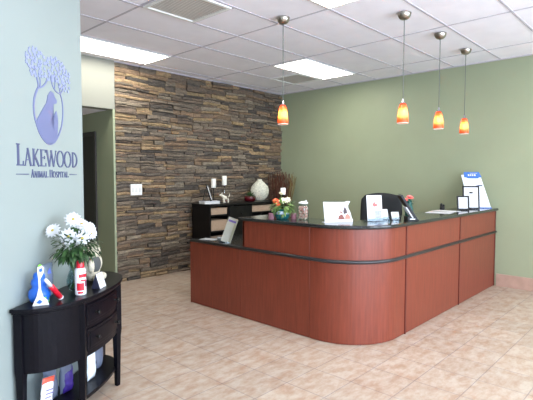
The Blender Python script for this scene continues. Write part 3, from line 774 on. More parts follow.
bm = B(); sheet(bm, .035, .10, .03, .09, .285, .305, -.0015, .0014, 1); sheet(bm, .01, .03, .01, .03, .28, .297, -.0015, .0014, 1); obj('dark_print', bm, mat('navy_print', (84,86,112), .5), t)
bm = B()
for i in range(11): z = .25-i*.02; sheet(bm, -.05+.0, .09, -.05, .09, z, z+.004, -.0015, .0014, 1)
obj('printed_lines', bm, mat('pale_print', (186,192,206), .5), t)
bm = B(); box(bm, -.125, .15, -.03, .06, 0, .012); obj('display_foot', bm, mat('blue_foot', (60,96,170), .3), t)

# ------------------------------------------------------------------ office chair
t = thing('office_chair', 'black high-backed office chair behind the reception desk', 'office chair', (-1.575, -3.025, 0), radians(-58))
# local: faces -Y
bm = B(); n, mz = 12, 12; gf = []; gb = []
for j in range(mz+1):
    v = j/mz; z = .58 + .68*v
    wv = .258*(1-.10*abs(v-.55)**1.5*4*.5) * (1 if v < .9 else math.sqrt(max(.02, 1-((v-.9)/.1)**2*.30)))
    rf, rb = [], []
    for i in range(n+1):
        u = -1+2*i/n
        zz = z - (.03*u*u if v > .5 else 0)*(v-.5)*2
        y = .20 + .10*v - .03*(1-u*u)*0 + (-.05)*u*u*1.0 + .02*sin(v*pi*1.2)
        ed = (1-abs(u)**6)*(1-abs(2*v-1)**10)
        rf.append(bm.verts.new((u*wv, y-.012-.028*ed, zz))); rb.append(bm.verts.new((u*wv, y+.010+.018*ed, zz)))
    gf.append(rf); gb.append(rb)
for j in range(mz):
    for i in range(n):
        bm.faces.new((gf[j][i],gf[j][i+1],gf[j+1][i+1],gf[j+1][i])); bm.faces.new((gb[j][i],gb[j+1][i],gb[j+1][i+1],gb[j][i+1]))
    bm.faces.new((gf[j][0],gf[j+1][0],gb[j+1][0],gb[j][0])); bm.faces.new((gf[j][n],gb[j][n],gb[j+1][n],gf[j+1][n]))
for i in range(n):
    bm.faces.new((gf[0][i],gb[0][i],gb[0][i+1],gf[0][i+1])); bm.faces.new((gf[mz][i],gf[mz][i+1],gb[mz][i+1],gb[mz][i]))
obj('backrest', bm, M['blackfab'], t, smooth=True)
bm = B(); box(bm, -.24, .24, -.25, .22, .42, .50); obj('seat', bm, M['blackfab'], t, smooth=True, bevel=.035, seg=4)
bm = B(); box(bm, -.03, .03, .235, .26, .40, .80); box(bm, -.03, .03, .0, .26, .395, .415); obj('back_bracket', bm, M['black'], t, bevel=.005)
bm = B(); lathe(bm, [(.03,.09),(.03,.26),(.018,.262),(.018,.42)], 16); obj('gas_lift', bm, M['black'], t, smooth=True)
for s_ in (-1,1):
    bm = B(); tube(bm, [(s_*.2,.02,.42),(s_*.28,.03,.44),(s_*.285,.04,.56),(s_*.28,.05,.655)], .014, 8); a_ = obj('armrest', bm, M['black'], t, smooth=True)
    bm = B(); box(bm, s_*.275-.035, s_*.275+.035, -.08, .15, .655, .68); obj('arm_pad', bm, M['blackfab'], a_, bevel=.01)
for i in range(5):
    a = i*2*pi/5+.3
    bm = B(); tube(bm, [(0,0,.11),(.15*cos(a),.15*sin(a),.10),(.29*cos(a),.29*sin(a),.075)], [.028,.022,.016], 8); g_ = obj('leg', bm, M['black'], t, smooth=True)
    bm = B(); lathe(bm, [(.001,-.022),(.026,-.02),(.028,0),(.026,.02),(.001,.022)], 14, M=Matrix.Translation((.29*cos(a),.29*sin(a),.029)) @ Matrix.Rotation(pi/2,4,'X')); obj('caster', bm, M['black'], g_, smooth=True)

# ------------------------------------------------------------------ half-moon console table
tab = thing('console_table', 'dark brown half-moon console table against the pale sign wall', 'console table', P0, ANG)
SCN, TZ = .492, .755
def outl(a, D, n=40, back=0.0):
    pts = []
    for i in range(n+1):
        th = pi*i/n; c_, s_ = cos(th), sin(th)
        e1 = .92
        u = (abs(c_)**e1)*(1 if c_ > 0 else -1); v = s_**(.80)
        pts.append((SCN + a*u, -(back + (D-back)*v)))
    return pts
def fpt(a, D, u):     # point on the front outline for -1<u<1
    pts = outl(a, D, 200); tgt = SCN+a*u
    return min(pts, key=lambda p: abs(p[0]-tgt)*1 if p[1] < -.001 else 9)
bm = B(); prism(bm, outl(.505,.312), TZ-.022, TZ); prism(bm, outl(.493,.30), TZ-.034, TZ-.0225); obj('table_top', bm, M['espresso'], tab, bevel=.005)
AB, DB = .47, .278
def curved(bm, u0, u1, a, D, th, z0, z1, n=10):
    """panel following the outline between two fractions of the half turn"""
    secs = []
    for i in range(n+1):
        th_ = pi*(u0+(u1-u0)*i/n)
        def q(aa, dd):
            c_, s_ = cos(th_), sin(th_); u = (abs(c_)**.92)*(1 if c_ > 0 else -1); return (SCN+aa*u, -dd*max(0,s_)**.80)
        o_, i_ = q(a, D), q(a-th, D-th)
        secs.append([bm.verts.new((o_[0],o_[1],z0)), bm.verts.new((o_[0],o_[1],z1)), bm.verts.new((i_[0],i_[1],z1)), bm.verts.new((i_[0],i_[1],z0))])
    for a_, b_ in zip(secs, secs[1:]): loft(bm, a_, b_)
    bm.faces.new(secs[0][::-1]); bm.faces.new(secs[-1]); return bm
# fractions: 0 = right end, 1 = left end
FR_, FL_ = .312, .645
for a_, b_ in ((.02,FR_),(FL_,.98)):
    bm = B(); curved(bm, a_, b_, AB, DB, .018, .39, .72, 14); obj('side_panel', bm, M['espresso'], tab)
bm = B(); curved(bm, FR_, FL_, AB-.004, DB-.004, .02, .385, .415, 12); curved(bm, FR_, FL_, AB-.004, DB-.004, .02, .552, .572, 12); curved(bm, FR_, FL_, AB-.004, DB-.004, .02, .70, .72, 12)
curved(bm, FR_, FL_, AB-.012, DB-.012, .012, .39, .72, 12); obj('drawer_rail', bm, M['espresso'], tab)
for z0, z1 in ((.419,.549),(.575,.698)):
    bm = B(); curved(bm, FR_+.028, FL_-.028, AB+.003, DB+.003, .02, z0, z1, 12); curved(bm, FR_+.045, FL_-.045, AB+.007, DB+.007, .02, z0+.018, z1-.018, 12)
    dr = obj('drawer', bm, M['espresso'], tab, bevel=.003)
    for fr in (.395, .562):
        th_ = pi*fr; c_ = cos(th_); u = (abs(c_)**.92)*(1 if c_ > 0 else -1)
        px_, py_ = SCN+(AB+.006)*u, -(DB+.006)*sin(th_)**.80
        nx_, ny_ = u*.45, -1; l_ = math.hypot(nx_, ny_); nx_/=l_; ny_/=l_
        Mk = Matrix.Translation((px_,py_,(z0+z1)/2)) @ Vector((nx_,ny_,0)).to_track_quat('Z','Y').to_matrix().to_4x4()
        bm = B(); lathe(bm, [(.012,0),(.007,.004),(.005,.012),(.012,.017),(.0145,.023),(.012,.029),(.003,.031)], 16, M=Mk); obj('knob', bm, M['black'], dr, smooth=True)
def legm(bm, x, y, rot):
    A = Matrix.Translation((x,y,0)) @ Matrix.Rotation(rot,4,'Z'); rings = []
    for z, h in ((0,.014),(.35,.020),(.40,.024),(.72,.024)):
        rings.append([bm.verts.new(A @ Vector((sx*h, sy*h, z))) for sx, sy in ((-1,-1),(1,-1),(1,1),(-1,1))])
    for a_, b_ in zip(rings, rings[1:]): loft(bm, a_, b_)
    bm.faces.new(rings[0][::-1]); bm.faces.new(rings[-1])
for fr in (.015, FR_, FL_, .985):
    th_ = pi*fr; c_ = cos(th_); u = (abs(c_)**.92)*(1 if c_ > 0 else -1)
    x_, y_ = SCN+(AB-.008)*u, -(DB-.008)*sin(th_)**.80
    if fr in (.015,.985): y_ = -.028; x_ = SCN + (.458 if u > 0 else -.458)
    bm = B(); legm(bm, x_, y_, -u*.6 if fr in (FR_,FL_) else 0); obj('leg', bm, M['espresso'], tab, bevel=.002)
bm = B(); prism(bm, outl(.46,.257), .115, .137); obj('shelf', bm, M['espresso'], tab, bevel=.003)
bm = B(); box(bm, .05, .955, -.022, -.008, .40, .72); obj('back_panel', bm, M['espresso'], tab)

# ------------------------------------------------------------------ things on the console table
ZTB = TZ+.0008
def tt(name, label, cat, s, p, rz=0, group=None, z=ZTB): return thing(name, label, cat, tp(s,p,z), ANG+rz, group)
# blue rubber toy
t = tt('rubber_toy', 'bright blue bulging rubber dog toy on the console table', 'toy', .15, .068); t.scale = (1.06,)*3
bm = B(); lathe(bm, [(.02,0),(.044,.006),(.055,.035),(.052,.06),(.038,.078),(.036,.088),(.041,.1),(.038,.118),(.028,.128),(.03,.14),(.024,.155),(.008,.162),(.001,.162)], 28, c=(0,0,0)); obj('toy_body', bm, M['blue'], t, smooth=True)
# swing tag in front
t = tt('toy_card', 'tall white and green cardboard tag leaning before the blue toy', 'package card', .085, .125, radians(-60))
bm = B(); prism(bm, [(-.048,0),(.036,0),(.028,.028),(.008,.05),(-.002,.09),(-.004,.15),(.012,.18),(.016,.21),(-.002,.235),(-.018,.215),(-.018,.185),(-.014,.15),(-.014,.1),(-.024,.055)], -.003, .003, Matrix.Rotation(radians(5),4,'X') @ XZ); obj('card', bm, M['paper'], t, bevel=.001)
bm = B(); prism(bm, [(-.01,.205),(.006,.212),(.008,.195),(-.006,.188)], .003, .004, Matrix.Rotation(radians(5),4,'X') @ XZ); prism(bm, [(-.028,.018),(-.01,.035),(.004,.022),(-.01,.01)], .003, .004, Matrix.Rotation(radians(5),4,'X') @ XZ); obj('blue_mark', bm, M['blueprint'], t)
bm = B(); prism(bm, [(-.002,.236),(-.016,.226),(-.010,.218),(.006,.228)], .003, .0045, Matrix.Rotation(radians(5),4,'X') @ XZ); obj('green_mark', bm, mat('lime_print', (120,196,62), .4), t)
t = tt('toy_box', 'small lime green box at the foot of the blue toy', 'box', .125, .105, radians(10))
bm = B(); prism(bm, [(-.03,0),(.045,0),(.045,.045),(.02,.05),(-.03,.02)], -.018, .018, XZ); obj('box_body', bm, mat('lime_card', (110,186,70), .4), t, bevel=.002)
bm = B(); box(bm, .0, .035, -.0195, -.018, .008, .03); obj('blue_label', bm, M['blueprint'], t)
# red/white tube
t = tt('red_tube', 'slanted red tube with a white tip leaning on the console table', 'tube', .175, .15, radians(-8))
A = Matrix.Translation((.045,0,.006)) @ Matrix.Rotation(radians(-42),4,'Y')
bm = B(); lathe(bm, [(.009,.0),(.015,.004),(.016,.1),(.0155,.118),(.011,.12)], 16, M=A); obj('tube_body', bm, M['red'], t, smooth=True)
bm = B(); lathe(bm, [(.011,.121),(.0105,.165),(.008,.182),(.003,.184)], 16, M=A); obj('tube_tip', bm, M['paper'], t, smooth=True)
bm = B(); lathe(bm, [(.001,-.004),(.008,-.002),(.0155,.0005),(.016,.006),(.0162,.010)], 16, M=A); obj('white_band', bm, M['paper'], t, smooth=True)
# clear bag behind
M['clearbag'] = thin_glass('clear_plastic_bag', (188,200,214), .9, .18, .45)
def bag(bm, w, h, d, seed=0, n=14, taper=0, mi=0):
    f, b_ = [], []
    for j in range(n+1):
        v = j/n; ra, rb = [], []
        for i in range(n+1):
            u = -1+2*i/n; ww = w/2*(1-taper*v)
            puff = (1-abs(u)**3)*(1-abs(2*v-1)**4)*d/2*(1.3-.6*v)
            ns = .008*noise.noise((u*3+seed, v*6, seed))
            ra.append(bm.verts.new((u*ww+ns, -puff-.0008+ns*puff*30*.3, v*h))); rb.append(bm.verts.new((u*ww+ns, puff+.0008, v*h)))
        f.append(ra); b_.append(rb)
    for j in range(n):
        for i in range(n):
            x = bm.faces.new((f[j][i],f[j][i+1],f[j+1][i+1],f[j+1][i])); y = bm.faces.new((b_[j][i],b_[j+1][i],b_[j+1][i+1],b_[j][i+1])); x.material_index = mi; y.material_index = mi
        bm.faces.new((f[j][0],f[j+1][0],b_[j+1][0],b_[j][0])); bm.faces.new((f[j][n],b_[j][n],b_[j+1][n],f[j+1][n]))
    for i in range(n): bm.faces.new((f[0][i],b_[0][i],b_[0][i+1],f[0][i+1])); bm.faces.new((f[n][i],f[n][i+1],b_[n][i+1],b_[n][i]))
    return bm
t = tt('plastic_pouch', 'tall clear plastic pouch with a blue mark leaning at the wall', 'pouch', .255, .055, radians(-6))
bm = B(); bag(bm, .08, .20, .03, 3); pb = obj('pouch_body', bm, M['clearbag'], t, smooth=True)
bm = B(); prism(bm, [(-.02,.15),(.0,.175),(.012,.14),(.02,.10),(.005,.10),(-.004,.125)], .012, .0135, XZ); obj('blue_mark', bm, mat('faded_blue_print', (90,112,190), .5), t)
# glass vase with daisies
VS, VP = .405, .145
t = tt('glass_vase', 'clear rounded glass vase of water holding the white daisies', 'vase', VS, VP)
bm = B(); lathe(bm, [(.03,0),(.042,.004),(.056,.04),(.058,.07),(.046,.11),(.036,.135),(.038,.16),(.048,.185),(.046,.186),(.034,.16),(.033,.135),(.043,.11),(.054,.07),(.052,.04),(.03,.01),(0,.01)], 28, cap=False); obj('vase_body', bm, M['glass'], t, smooth=True)
bm = B(); lathe(bm, [(.0,.012),(.03,.012),(.050,.04),(.052,.07),(.042,.108),(.0,.109)], 24, cap=False); obj('water', bm, thin_glass('water', (225,235,230), .95), t, smooth=True)
bm = B()
for i in range(18):
    a = random.uniform(0,2*pi); tube(bm, [(.03*cos(a),.03*sin(a),.02),(.022*cos(a+2.4),.022*sin(a+2.4),.14),(.06*cos(a+2.6),.06*sin(a+2.6),.24)], .0026, 5)
o = obj('flower_stems', bm, M['leafl']); o.location = tp(VS,VP,ZTB); tag(o, 'green stems standing in the glass vase', 'stems', None, 'stuff')
o = foliage('foliage', 'green fern leaves spreading under the white daisies', 'leaves', tp(VS-.045,VP+.02,ZTB+.292), .135, .12, .085, 620, .040, .009, [M['leafd'], M['leafd'], M['leaf']], clip=-.07)
VC = tp(VS,VP,ZTB)
# (right, up, toward viewer, radius, tilt toward viewer, turn)
DA = [(-.005,.365,.02,.055,60,0,'white daisy at the top of the bouquet'),(-.125,.305,.03,.052,55,-25,'white daisy at the left edge of the bouquet'),
      (-.035,.275,.10,.056,82,-5,'large white daisy facing front, centre left of the bouquet'),(.045,.262,.11,.05,85,6,'white daisy facing front, lowest in the bouquet'),
      (.085,.31,.05,.056,60,30,'white daisy at the right edge of the bouquet'),(.045,.335,.02,.045,45,15,'half hidden white daisy between the top and right ones'),
      (.10,.285,.06,.045,75,35,'white daisy below the rightmost one of the bouquet')]
vr = Vector((.35, -.94, 0)); vr = Vector((cos(radians(-20)), sin(radians(-20)), 0)); vt = Vector((-.34,-.94,0))
# viewer looks from (-6.56,-5.76): direction toward the viewer and its right-hand
to_v = (Vector((-6.56,-5.76,0)) - Vector((VC.x,VC.y,0))).normalized(); rt = Vector((-to_v.y, to_v.x, 0))
yaw_v = math.atan2(rt.y, rt.x)
for r_, u_, f_, rp, tl, tn, lb in DA:
    p = VC + rt*(r_*.95-.006) + to_v*f_ + Vector((0,0,u_*1.04+.068)); rp *= .86
    flower('daisy', p, yaw_v+radians(tn), radians(tl), rp, 13, .0115, M['petal'], M['yellow'], lb, 'white daisies in the glass vase', .0095, 2, .07, .12)
# spray can
t = tt('spray_can', 'white and red spray can with a red cap on the console table', 'spray can', .33, .215)
bm = B(); lathe(bm, [(.028,0),(.0315,.003),(.032,.006),(.032,.148),(.0315,.151),(.024,.163)], 28); obj('can_body', bm, mat('white_can', (236,234,236), .3), t, smooth=True)
bm = B(); lathe(bm, [(.024,.163),(.0235,.168),(.022,.195),(.018,.205),(.012,.208),(.001,.208)], 24); obj('can_cap', bm, M['red'], t, smooth=True)
def arc(bm, r, a0, a1, z0, z1, n=8):
    pr_ = None
    for i in range(n+1):
        a = a0+(a1-a0)*i/n; sec = [bm.verts.new((r_*cos(a), r_*sin(a), z)) for r_, z in ((r,z0),(r+.0008,z0),(r+.0008,z1),(r,z1))]
        if pr_: loft(bm, pr_, sec)
        pr_ = sec
bm = B(); arc(bm, .0321, -2.9, -.9, .108, .128); arc(bm, .0321, -3.3, -2.0, .03, .075); arc(bm, .0321, -2.6, -1.5, .085, .094); arc(bm, .0321, -3.1, -2.2, .012, .024); obj('red_label', bm, M['red'], t)
bm = B(); arc(bm, .0321, -1.85, -1.0, .05, .085); arc(bm, .0321, -2.3, -.9, .136, .140); obj('dark_print', bm, mat('plum_print', (128,84,104), .5), t)
# plush toy
t = tt('plush_toy', 'beige plush toy with a dark grey front in clear wrap', 'plush toy', .665, .11, radians(8)); t.scale = (1.42,1.15,1.28)
M['plush'] = mat('beige_plush', (196,188,168), .95, var=.18, vscale=60, bump=.5, bscale=120)
bm = B(); ball(bm, (0,0,.075), .06, (1,.72,1.2), 24, 16); ball(bm, (.0,-.004,.16), .05, (1.05,.85,.92), 24, 16)
for s_ in (-1,1): ball(bm, (s_*.045,0,.19), .017, (1,.6,1), 12, 8); ball(bm, (s_*.052,-.02,.09), .022, (.8,.8,1.7), 14, 10); ball(bm, (s_*.03,-.045,.022), .022, (1,1.2,.95), 14, 10)
obj('plush_body', bm, M['plush'], t, smooth=True)
bm = B(); ball(bm, (-.008,-.012,.092), .055, (.95,.72,.95), 20, 14); obj('dark_vest', bm, mat('dark_grey_cloth', (72,76,76), .8), t, smooth=True)
bm = B(); ball(bm, (0,-.048,.152), .008, (1.3,.6,1), 10, 6)
for s_ in (-1,1): ball(bm, (s_*.017,-.042,.17), .005, u=8, v=6)
obj('plush_face', bm, M['black'], t, smooth=True)
# tent card
t = tt('tent_card', 'folded tent card, white face and dark back, on the console table', 'card', .515, .235, radians(2))
bm = B(); box(bm, -.042, .042, -.001, .001, .0, .098, Matrix.Translation((0,-.028,0)) @ Matrix.Rotation(radians(-17),4,'X')); fc = obj('white_face', bm, M['paper'], t)
bm = B()
for i in range(4): box(bm, -.028, .028, -.0018, -.001, .03+i*.014, .034+i*.014, Matrix.Translation((0,-.028,0)) @ Matrix.Rotation(radians(-17),4,'X'))
obj('printed_lines', bm, M['ink'], fc)
bm = B(); prism(bm, [(-.028,0),(.028,0),(.0,.092)], -.0425, -.0405, Matrix.Rotation(pi/2,4,'Z') @ XZ); box(bm, -.042, .042, -.001, .001, .0, .098, Matrix.Translation((0,.028,0)) @ Matrix.Rotation(radians(17),4,'X')); obj('dark_back', bm, mat('navy_card', (34,36,56), .5), t)

# ------------------------------------------------------------------ bags on the lower shelf
ZS = .1378
M['whitebag'] = mat('white_bag_print', (222,224,232), .35, var=.08, vscale=18)
M['greybag'] = thin_glass('grey_clear_bag', (150,162,188), .9, .2, .7)
def bagthing(label, s, p, rz, w, h, d, m, seed, tilt=0):
    t = tt('treat_bag', label, 'bag', s, p, rz, 'bags on the shelf of the console table', ZS)
    t.rotation_euler = (0, tilt, ANG+rz)
    bm = B(); bag(bm, w, h, d, seed); obj('bag_body', bm, m, t, smooth=True); return t
t = bagthing('white bag with an orange red header, leftmost on the lower shelf', .12, .105, radians(-12), .085, .19, .04, M['whitebag'], 1, radians(9))
bm = B(); bag(bm, .088, .035, .014, 5, 6); o = obj('red_header', bm, mat('orange_red_print', (226,92,72), .4), t, smooth=True); o.location = (0,-.004,.155)
bm = B()
for i in range(5): box(bm, -.03, .028-.01*(i%3), -.0235, -.022, .04+i*.02, .046+i*.02)
obj('printed_lines', bm, mat('violet_print', (120,110,160), .5), t)
t = bagthing('tall crinkled clear grey bag beside the red-topped bag', .245, .07, radians(-6), .10, .25, .05, M['greybag'], 9, radians(-6))
t = bagthing('clear grey bag with deep purple contents on the lower shelf', .355, .09, radians(-14), .09, .235, .05, M['greybag'], 14, radians(2))
bm = B(); bag(bm, .075, .15, .046, 4); o = obj('purple_contents', bm, mat('deep_purple', (52,30,120), .4, var=.3, vscale=30), t, smooth=True); o.location = (.004,-.012,.002)
t = bagthing('white bag with a small black mark at the front of the lower shelf', .545, .155, radians(-4), .085, .235, .045, mat('pale_blue_white_bag', (222,230,240), .35, var=.1, vscale=15), 21)
bm = B(); prism(bm, [(.012,.03),(.036,.036),(.036,.07),(.024,.078),(.014,.06)], .016, .0178, XZ); prism(bm, [(.03,.085),(.04,.09),(.037,.11)], .014, .016, XZ); obj('black_mark', bm, M['black'], t)
t = bagthing('clear grey blue bag at the right end of the lower shelf', .70, .12, radians(-4), .085, .22, .05, M['greybag'], 33, radians(6))

# ------------------------------------------------------------------ wall sign
sign = thing('wall_sign', 'blue grey sign with tree, animal silhouettes and clinic name on the pale wall', 'sign', P0 + Vector((0,0,0)), ANG)
TH = .004
def seg(bm, a, b_, w, w2=None):
    a = Vector(a); b_ = Vector(b_); w2 = w if w2 is None else w2
    d = (b_-a); 
    if d.length < 1e-6: return
    d.normalize(); n_ = Vector((-d.y, d.x))
    prism(bm, [tuple(a-n_*w/2), tuple(b_-n_*w2/2), tuple(b_+n_*w2/2), tuple(a+n_*w/2)], -.0118, TH-.0118, XZ)
def poly(bm, pts, wd):
    for i in range(len(pts)-1):
        w0 = wd if not isinstance(wd, list) else wd[i]; w1 = wd if not isinstance(wd, list) else wd[i+1]
        seg(bm, pts[i], pts[i+1], w0, w1)
def ringp(cx_, cz_, rx, rz_, thick, thin, a0=0, a1=2*pi, n=28):
    o_, i_ = [], []
    return [(cx_+rx*cos(a0+(a1-a0)*i/n), cz_+rz_*sin(a0+(a1-a0)*i/n)) for i in range(n+1)], [thin+(thick-thin)*abs(cos(a0+(a1-a0)*i/n)) for i in range(n+1)]
def glyph(bm, ch, x, z, w, h):
    K, k_, sf = .115*h*1.15, .055*h, .05*h
    def S(a, b_, t_): seg(bm, (x+a[0]*w, z+a[1]*h), (x+b_[0]*w, z+b_[1]*h), t_)
    def F(u, v, l=.16): seg(bm, (x+u*w-l*h*.75, z+v*h+(sf/2 if v < .5 else -sf/2)), (x+u*w+l*h*.75, z+v*h+(sf/2 if v < .5 else -sf/2)), sf)
    if ch == 'L': S((.22,0),(.22,1),K); F(.22,1); F(.22,0); S((.22,.03),(.95,.03),k_); S((.93,0),(.97,.22),k_)
    elif ch == 'A': S((.12,0),(.48,1),k_); S((.46,1),(.86,0),K); S((.25,.34),(.70,.34),k_); F(.1,0,.1); F(.88,0,.12)
    elif ch == 'K': S((.2,0),(.2,1),K); F(.2,1,.13); F(.2,0,.13); S((.22,.45),(.8,1),k_); S((.36,.58),(.88,0),K); F(.82,1,.1); F(.9,0,.1)
    elif ch == 'E': S((.22,0),(.22,1),K); F(.22,1,.12); F(.22,0,.12); S((.22,.975),(.88,.975),k_); S((.22,.025),(.92,.025),k_); S((.22,.52),(.72,.52),k_); S((.88,1),(.88,.82),k_); S((.92,0),(.93,.2),k_); S((.72,.44),(.72,.62),k_)
    elif ch == 'W': S((.06,1),(.3,0),K); S((.3,0),(.5,1),k_); S((.46,1),(.7,0),K); S((.7,0),(.95,1),k_); F(.06,1,.09); F(.48,1,.1); F(.94,1,.09)
    elif ch == 'O':
        p_, w_ = ringp(x+.5*w, z+.5*h, .43*w, .5*h, K, k_); poly(bm, p_, w_)
    elif ch == 'D':
        S((.2,0),(.2,1),K); F(.2,1,.1); F(.2,0,.1); p_, w_ = ringp(x+.25*w, z+.5*h, .66*w, .48*h, K, k_, -pi/2, pi/2); poly(bm, p_, w_)
    elif ch == 'N': S((.15,0),(.15,1),k_); S((.15,1),(.85,0),K); S((.85,0),(.85,1),k_)
    elif ch == 'I': S((.5,0),(.5,1),K); F(.5,1,.09); F(.5,0,.09)
    elif ch == 'M': S((.1,0),(.16,1),k_); S((.16,1),(.5,.05),K); S((.5,.05),(.84,1),k_); S((.84,1),(.9,0),K)
    elif ch == 'H': S((.18,0),(.18,1),K); S((.82,0),(.82,1),K); S((.18,.5),(.82,.5),k_); F(.18,1,.1); F(.18,0,.1); F(.82,1,.1); F(.82,0,.1)
    elif ch == 'P': S((.22,0),(.22,1),K); F(.22,0,.12); p_, w_ = ringp(x+.28*w, z+.74*h, .5*w, .245*h, K, k_, -pi/2, pi/2, 12); poly(bm, p_, w_)
    elif ch == 'T': S((.5,0),(.5,1),K); S((.05,.97),(.95,.97),k_); F(.5,0,.12); S((.05,1),(.05,.84),k_); S((.95,1),(.95,.84),k_)
    elif ch == 'S':
        p_ = [(.82,.82),(.62,.97),(.35,.95),(.2,.78),(.32,.6),(.62,.46),(.8,.3),(.72,.08),(.45,.0),(.18,.12)]
        poly(bm, [(x+a*w, z+b_*h) for a, b_ in p_], [k_,k_,K*.7,K*.8,K,K,K*.8,K*.7,k_,k_])
ls = parented = []
XS = [(.097,.155,.121,'L'),(.160,.228,.101,'A'),(.231,.302,.101,'K'),(.304,.366,.101,'E'),(.366,.475,.101,'W'),(.475,.556,.101,'O'),(.558,.643,.101,'O'),(.648,.718,.101,'D')]
for a, b_, h_, ch in XS:
    bm = B(); glyph(bm, ch, a, 1.524, b_-a, h_); obj('letter', bm, M['logo_dark'], sign)
txt = 'ANIMAL HOSPITAL'; x = .218; ws = {'A':.030,'N':.029,'I':.014,'M':.034,'L':.023,' ':.014,'H':.033,'O':.031,'S':.022,'P':.024,'T':.026}
tot = sum(ws[c] for c in txt); sc_ = (.607-.218)/tot
for i, c in enumerate(txt):
    w_ = ws[c]*sc_
    if c != ' ':
        bm = B(); glyph(bm, c, x, 1.457, w_*.92, .048 if i in (0,7) else .038); obj('small_letter', bm, M['logo_dark'], sign)
    x += w_
for a, b_ in ((.09,.197),(.624,.709)):
    bm = B(); seg(bm, (a,1.4765), (b_,1.4765), .0035 if a < .5 else .006, .006 if a < .5 else .0035); obj('rule', bm, M['logo_dark'], sign)
# oval and trunks
def spline(pts, n=8):
    out = []
    for i in range(len(pts)-1):
        p0, p1, p2, p3 = pts[max(i-1,0)], pts[i], pts[i+1], pts[min(i+2,len(pts)-1)]
        for j in range(n):
            u = j/n
            out.append(tuple(.5*((2*p1[k]) + (-p0[k]+p2[k])*u + (2*p0[k]-5*p1[k]+4*p2[k]-p3[k])*u*u + (-p0[k]+3*p1[k]-3*p2[k]+p3[k])*u**3) for k in (0,1)))
    out.append(pts[-1]); return out
oval = [(.295,1.975),(.270,1.93),(.258,1.877),(.262,1.82),(.278,1.776),(.299,1.735),(.323,1.704),(.36,1.676),(.401,1.662),(.445,1.672),(.487,1.706),(.520,1.75),(.541,1.793),(.554,1.85),(.556,1.904),(.547,1.955),(.531,1.988)]
op = spline(oval, 5); bm = B()
poly(bm, op, [.014-.006*(i/len(op)) for i in range(len(op))])
poly(bm, spline([(.295,1.975),(.305,1.995),(.30,2.02),(.285,2.06),(.262,2.10)]), .009)
poly(bm, spline([(.295,1.980),(.325,1.990),(.354,2.005),(.38,2.03),(.398,2.06)]), .009)
poly(bm, spline([(.32,1.99),(.325,2.03),(.31,2.07)]), .006)
poly(bm, spline([(.531,1.988),(.495,1.993),(.462,2.01),(.440,2.04),(.43,2.08)]), .006)
poly(bm, spline([(.531,1.988),(.52,2.03),(.505,2.07)]), .006); poly(bm, spline([(.531,1.988),(.56,2.02),(.575,2.06)]), .006); poly(bm, spline([(.47,2.01),(.475,2.05),(.47,2.1)]), .005)
obj('trunk_emblem', bm, M['logo'], sign)
# silhouette
bm = B()
sil = [(.424,1.987),(.440,1.982),(.455,1.981),(.468,1.958),(.491,1.940),(.486,1.922),(.474,1.916),(.452,1.912),(.446,1.885),(.441,1.856),(.430,1.828),(.422,1.80),(.45,1.76),(.45,1.70),(.432,1.662),(.40,1.660),(.371,1.674),(.340,1.695),(.314,1.725),(.295,1.755),(.282,1.788),(.297,1.812),(.318,1.838),(.350,1.875),(.380,1.908),(.392,1.935),(.397,1.958),(.408,1.968)]
sil2 = [(.41,1.80),(.440,1.80),(.452,1.812),(.457,1.842),(.470,1.862),(.482,1.874),(.488,1.860),(.495,1.835),(.499,1.80),(.494,1.77),(.492,1.74),(.486,1.70),(.462,1.674),(.43,1.662)]
for k_, sl_ in enumerate((sil, sil2)):
    prism(bm, sl_, -.0118, TH-.0118-.0002*k_, XZ)
bmesh.ops.triangulate(bm, faces=[f for f in bm.faces if len(f.verts) > 4], ngon_method='EAR_CLIP'); obj('animal_silhouette', bm, M['logo'], sign)
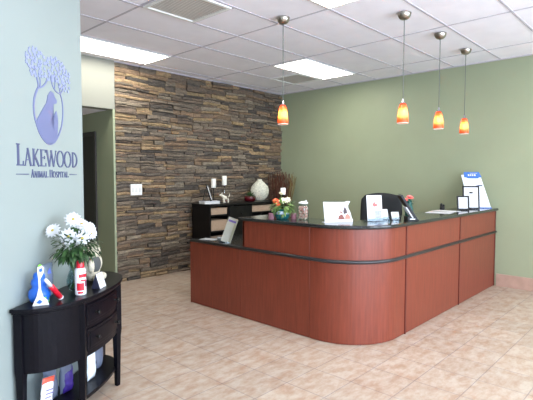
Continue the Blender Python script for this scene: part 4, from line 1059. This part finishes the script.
# leaf crown
bm = B(); rnd = random.Random(5); placed = []
tries = 0
while len(placed) < 112 and tries < 9000:
    tries += 1
    a, b_ = rnd.uniform(.195,.645), rnd.uniform(2.0,2.24)
    inside = ((a-.285)/.085)**2+((b_-2.118)/.088)**2 < 1 or ((a-.455)/.185)**2+((b_-2.112)/.083)**2 < 1 or ((a-.575)/.075)**2+((b_-2.075)/.075)**2 < 1
    if not inside or (b_ < 2.045 and a < .52 and not (.3 < a < .36)) : continue
    if any(math.hypot(a-p, (b_-q)) < .0185 for p, q in placed): continue
    placed.append((a,b_)); an = rnd.uniform(0,pi); l_ = rnd.uniform(.013,.018)
    for da in (-.7,0,.7):
        pts = []
        c2 = (a+cos(an+da)*l_*.6, b_+sin(an+da)*l_*.6)
        for q in range(8):
            tt_ = q*pi/4; ex, ey = l_*.62*cos(tt_), l_*.26*sin(tt_)
            pts.append((c2[0]+ex*cos(an+da)-ey*sin(an+da), c2[1]+ex*sin(an+da)+ey*cos(an+da)))
        prism(bm, pts, -.0118, TH-.0118+da*.0003, XZ)
obj('leaf_emblem', bm, M['logo_pale'], sign)

# ------------------------------------------------------------------ light
w = bpy.data.worlds.new('World'); SC.world = w; w.use_nodes = True
bg = w.node_tree.nodes['Background']; bg.inputs[0].default_value = (.75,.85,1,1); bg.inputs[1].default_value = 1.0
for i, (a, b_) in enumerate(WX):
    l = bpy.data.lights.new('window_daylight', 'AREA'); l.shape = 'RECTANGLE'; l.size = b_-a; l.size_y = 2.3; l.energy = (275, 262, 165)[i]; l.color = (.93,.89,1.06)
    o = bpy.data.objects.new('window_daylight', l); COL.objects.link(o); o.location = ((a+b_)/2, -8.35, 1.5); o.rotation_euler = (radians(90), 0, 0)

# ------------------------------------------------------------------ camera
cam = bpy.data.cameras.new('camera'); co = bpy.data.objects.new('camera', cam); COL.objects.link(co); SC.camera = co
yaw, pitch, roll, f = radians(42.9917), radians(-2.9638), radians(.0852), 455.86
F = Vector((cos(pitch)*cos(yaw), cos(pitch)*sin(yaw), sin(pitch))); r_ = Vector((sin(yaw), -cos(yaw), 0)); u_ = r_.cross(F)
r2 = cos(roll)*r_ + sin(roll)*u_; u2 = -sin(roll)*r_ + cos(roll)*u_
mw = Matrix((r2, u2, -F)).transposed().to_4x4(); mw.translation = (-6.561,-5.7567,1.4661); co.matrix_world = mw
cam.sensor_width = 36; cam.lens = f/533*36; cam.clip_start = .05
vs_ = SC.view_settings; vs_.view_transform = 'Standard'; vs_.look = 'None'; vs_.gamma = 1; vs_.exposure = .29
try: vs_.use_curve_mapping = False
except Exception: pass
SC.cycles.max_bounces = 10; SC.cycles.diffuse_bounces = 5; SC.cycles.transparent_max_bounces = 16
